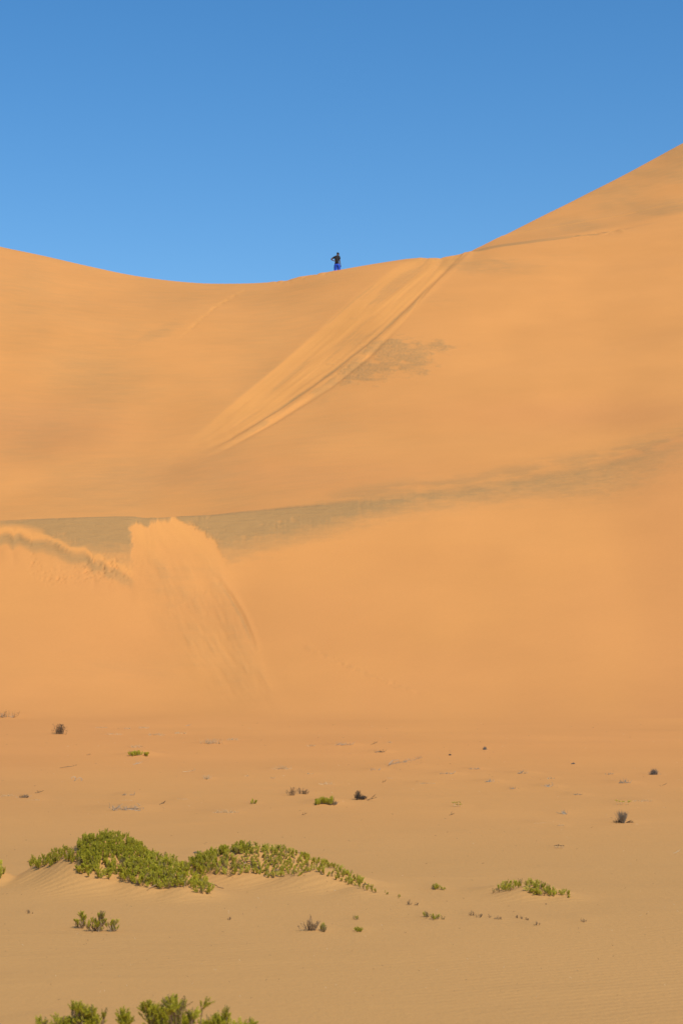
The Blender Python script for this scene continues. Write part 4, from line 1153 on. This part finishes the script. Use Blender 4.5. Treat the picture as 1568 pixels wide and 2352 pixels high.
def hand(w, pc, dirs, th):
    p = jv(pc, (.038, .018), w)
    for (o, d, L) in dirs:
        b = Vector(pc) + Vector(o); d = Vector(d).normalized()
        a = jv(tuple(b), .0095, p); m_ = b + d * L * .55; d2 = (d + Vector(th)).normalized()
        jv(tuple(m_ + d2 * L * .45), .007, jv(tuple(m_), .0085, a))
hand(rw, (.265, .11, .775), [((-.02, .022, -.04), (.1, .25, -1), .075), ((-.005, .008, -.045), (.12, .2, -1), .085), ((.01, -.008, -.043), (.14, .15, -1), .08), ((.022, -.022, -.036), (.16, .1, -1), .062), ((-.03, .035, .0), (-.1, .7, -.8), .055)], (-.2, .25, 0))
hand(lw_, (-.195, -.135, 1.045), [((.035, -.01, .018), (1, .15, -.1), .07), ((.04, -.01, .004), (1, .15, -.2), .08), ((.038, -.008, -.012), (1, .15, -.3), .075), ((.03, -.005, -.026), (1, .15, -.45), .06), ((.01, -.005, .036), (.8, .2, .7), .05)], (.1, .2, -.3))
skinned('body', V, E, Rd, M_SKIN, person)
# clothes
T, TE, TR = [(0.02, 0, .80), (0.0, 0, 1.03), (-.015, 0, 1.27), (.0, .01, 1.40), (.02, .02, 1.455), (-.17, -.01, 1.37), (-.25, -.03, 1.29), (-.31, -.04, 1.235), (.16, .01, 1.395), (.178, .018, 1.29), (.19, .024, 1.19)], \
    [(0, 1), (1, 2), (2, 3), (3, 4), (2, 5), (5, 6), (6, 7), (2, 8), (8, 9), (9, 10)], [(.20, .15), (.20, .14), (.225, .15), (.13, .10), (.075, .07), .09, .082, .075, .09, .082, .078]
skinned('t_shirt', T, TE, TR, M_SHIRT, person, 0)
L_, LE, LR = [(0, 0, .95), (0, 0, .87), (-.095, 0, .82), (-.10, .03, .64), (-.10, .06, .48), (-.11, .02, .26), (-.12, -.01, .17), (.10, .01, .82), (.13, .055, .66), (.15, .10, .50), (.18, .075, .28), (.19, .06, .17)], \
    [(0, 1), (1, 2), (2, 3), (3, 4), (4, 5), (5, 6), (1, 7), (7, 8), (8, 9), (9, 10), (10, 11)], [(.19, .14), (.20, .15), .15, .125, .115, .105, .10, .15, .135, .12, .105, .10]
skinned('trousers', L_, LE, LR, M_TROUS, person, 0)
skinned('hair', [(.045, .015, 1.575), (.07, .04, 1.635), (.085, .07, 1.672)], [(0, 1), (1, 2)], [(.078, .082), (.098, .10), (.072, .078)], M_HAIR, person, 0)
import bmesh
for ex_, ey_ in ((.088, .146), (.142, .125)):
    bm = bmesh.new(); bmesh.ops.create_uvsphere(bm, u_segments=8, v_segments=6, radius=.012)
    me = bpy.data.meshes.new('eye'); bm.to_mesh(me); bm.free(); me.materials.append(M_EYE)
    link('eye', me, person, (ex_, ey_, 1.60))
for nm, x, y in (('shoe', -.115, .03), ('shoe', .245, .11)):
    skinned(nm, [(x - .02, y - .06, .045), (x + .01, y + .03, .045), (x + .035, y + .12, .035)], [(0, 1), (1, 2)], [(.045, .045), (.05, .045), (.042, .03)], M_SHOE, person, 0)
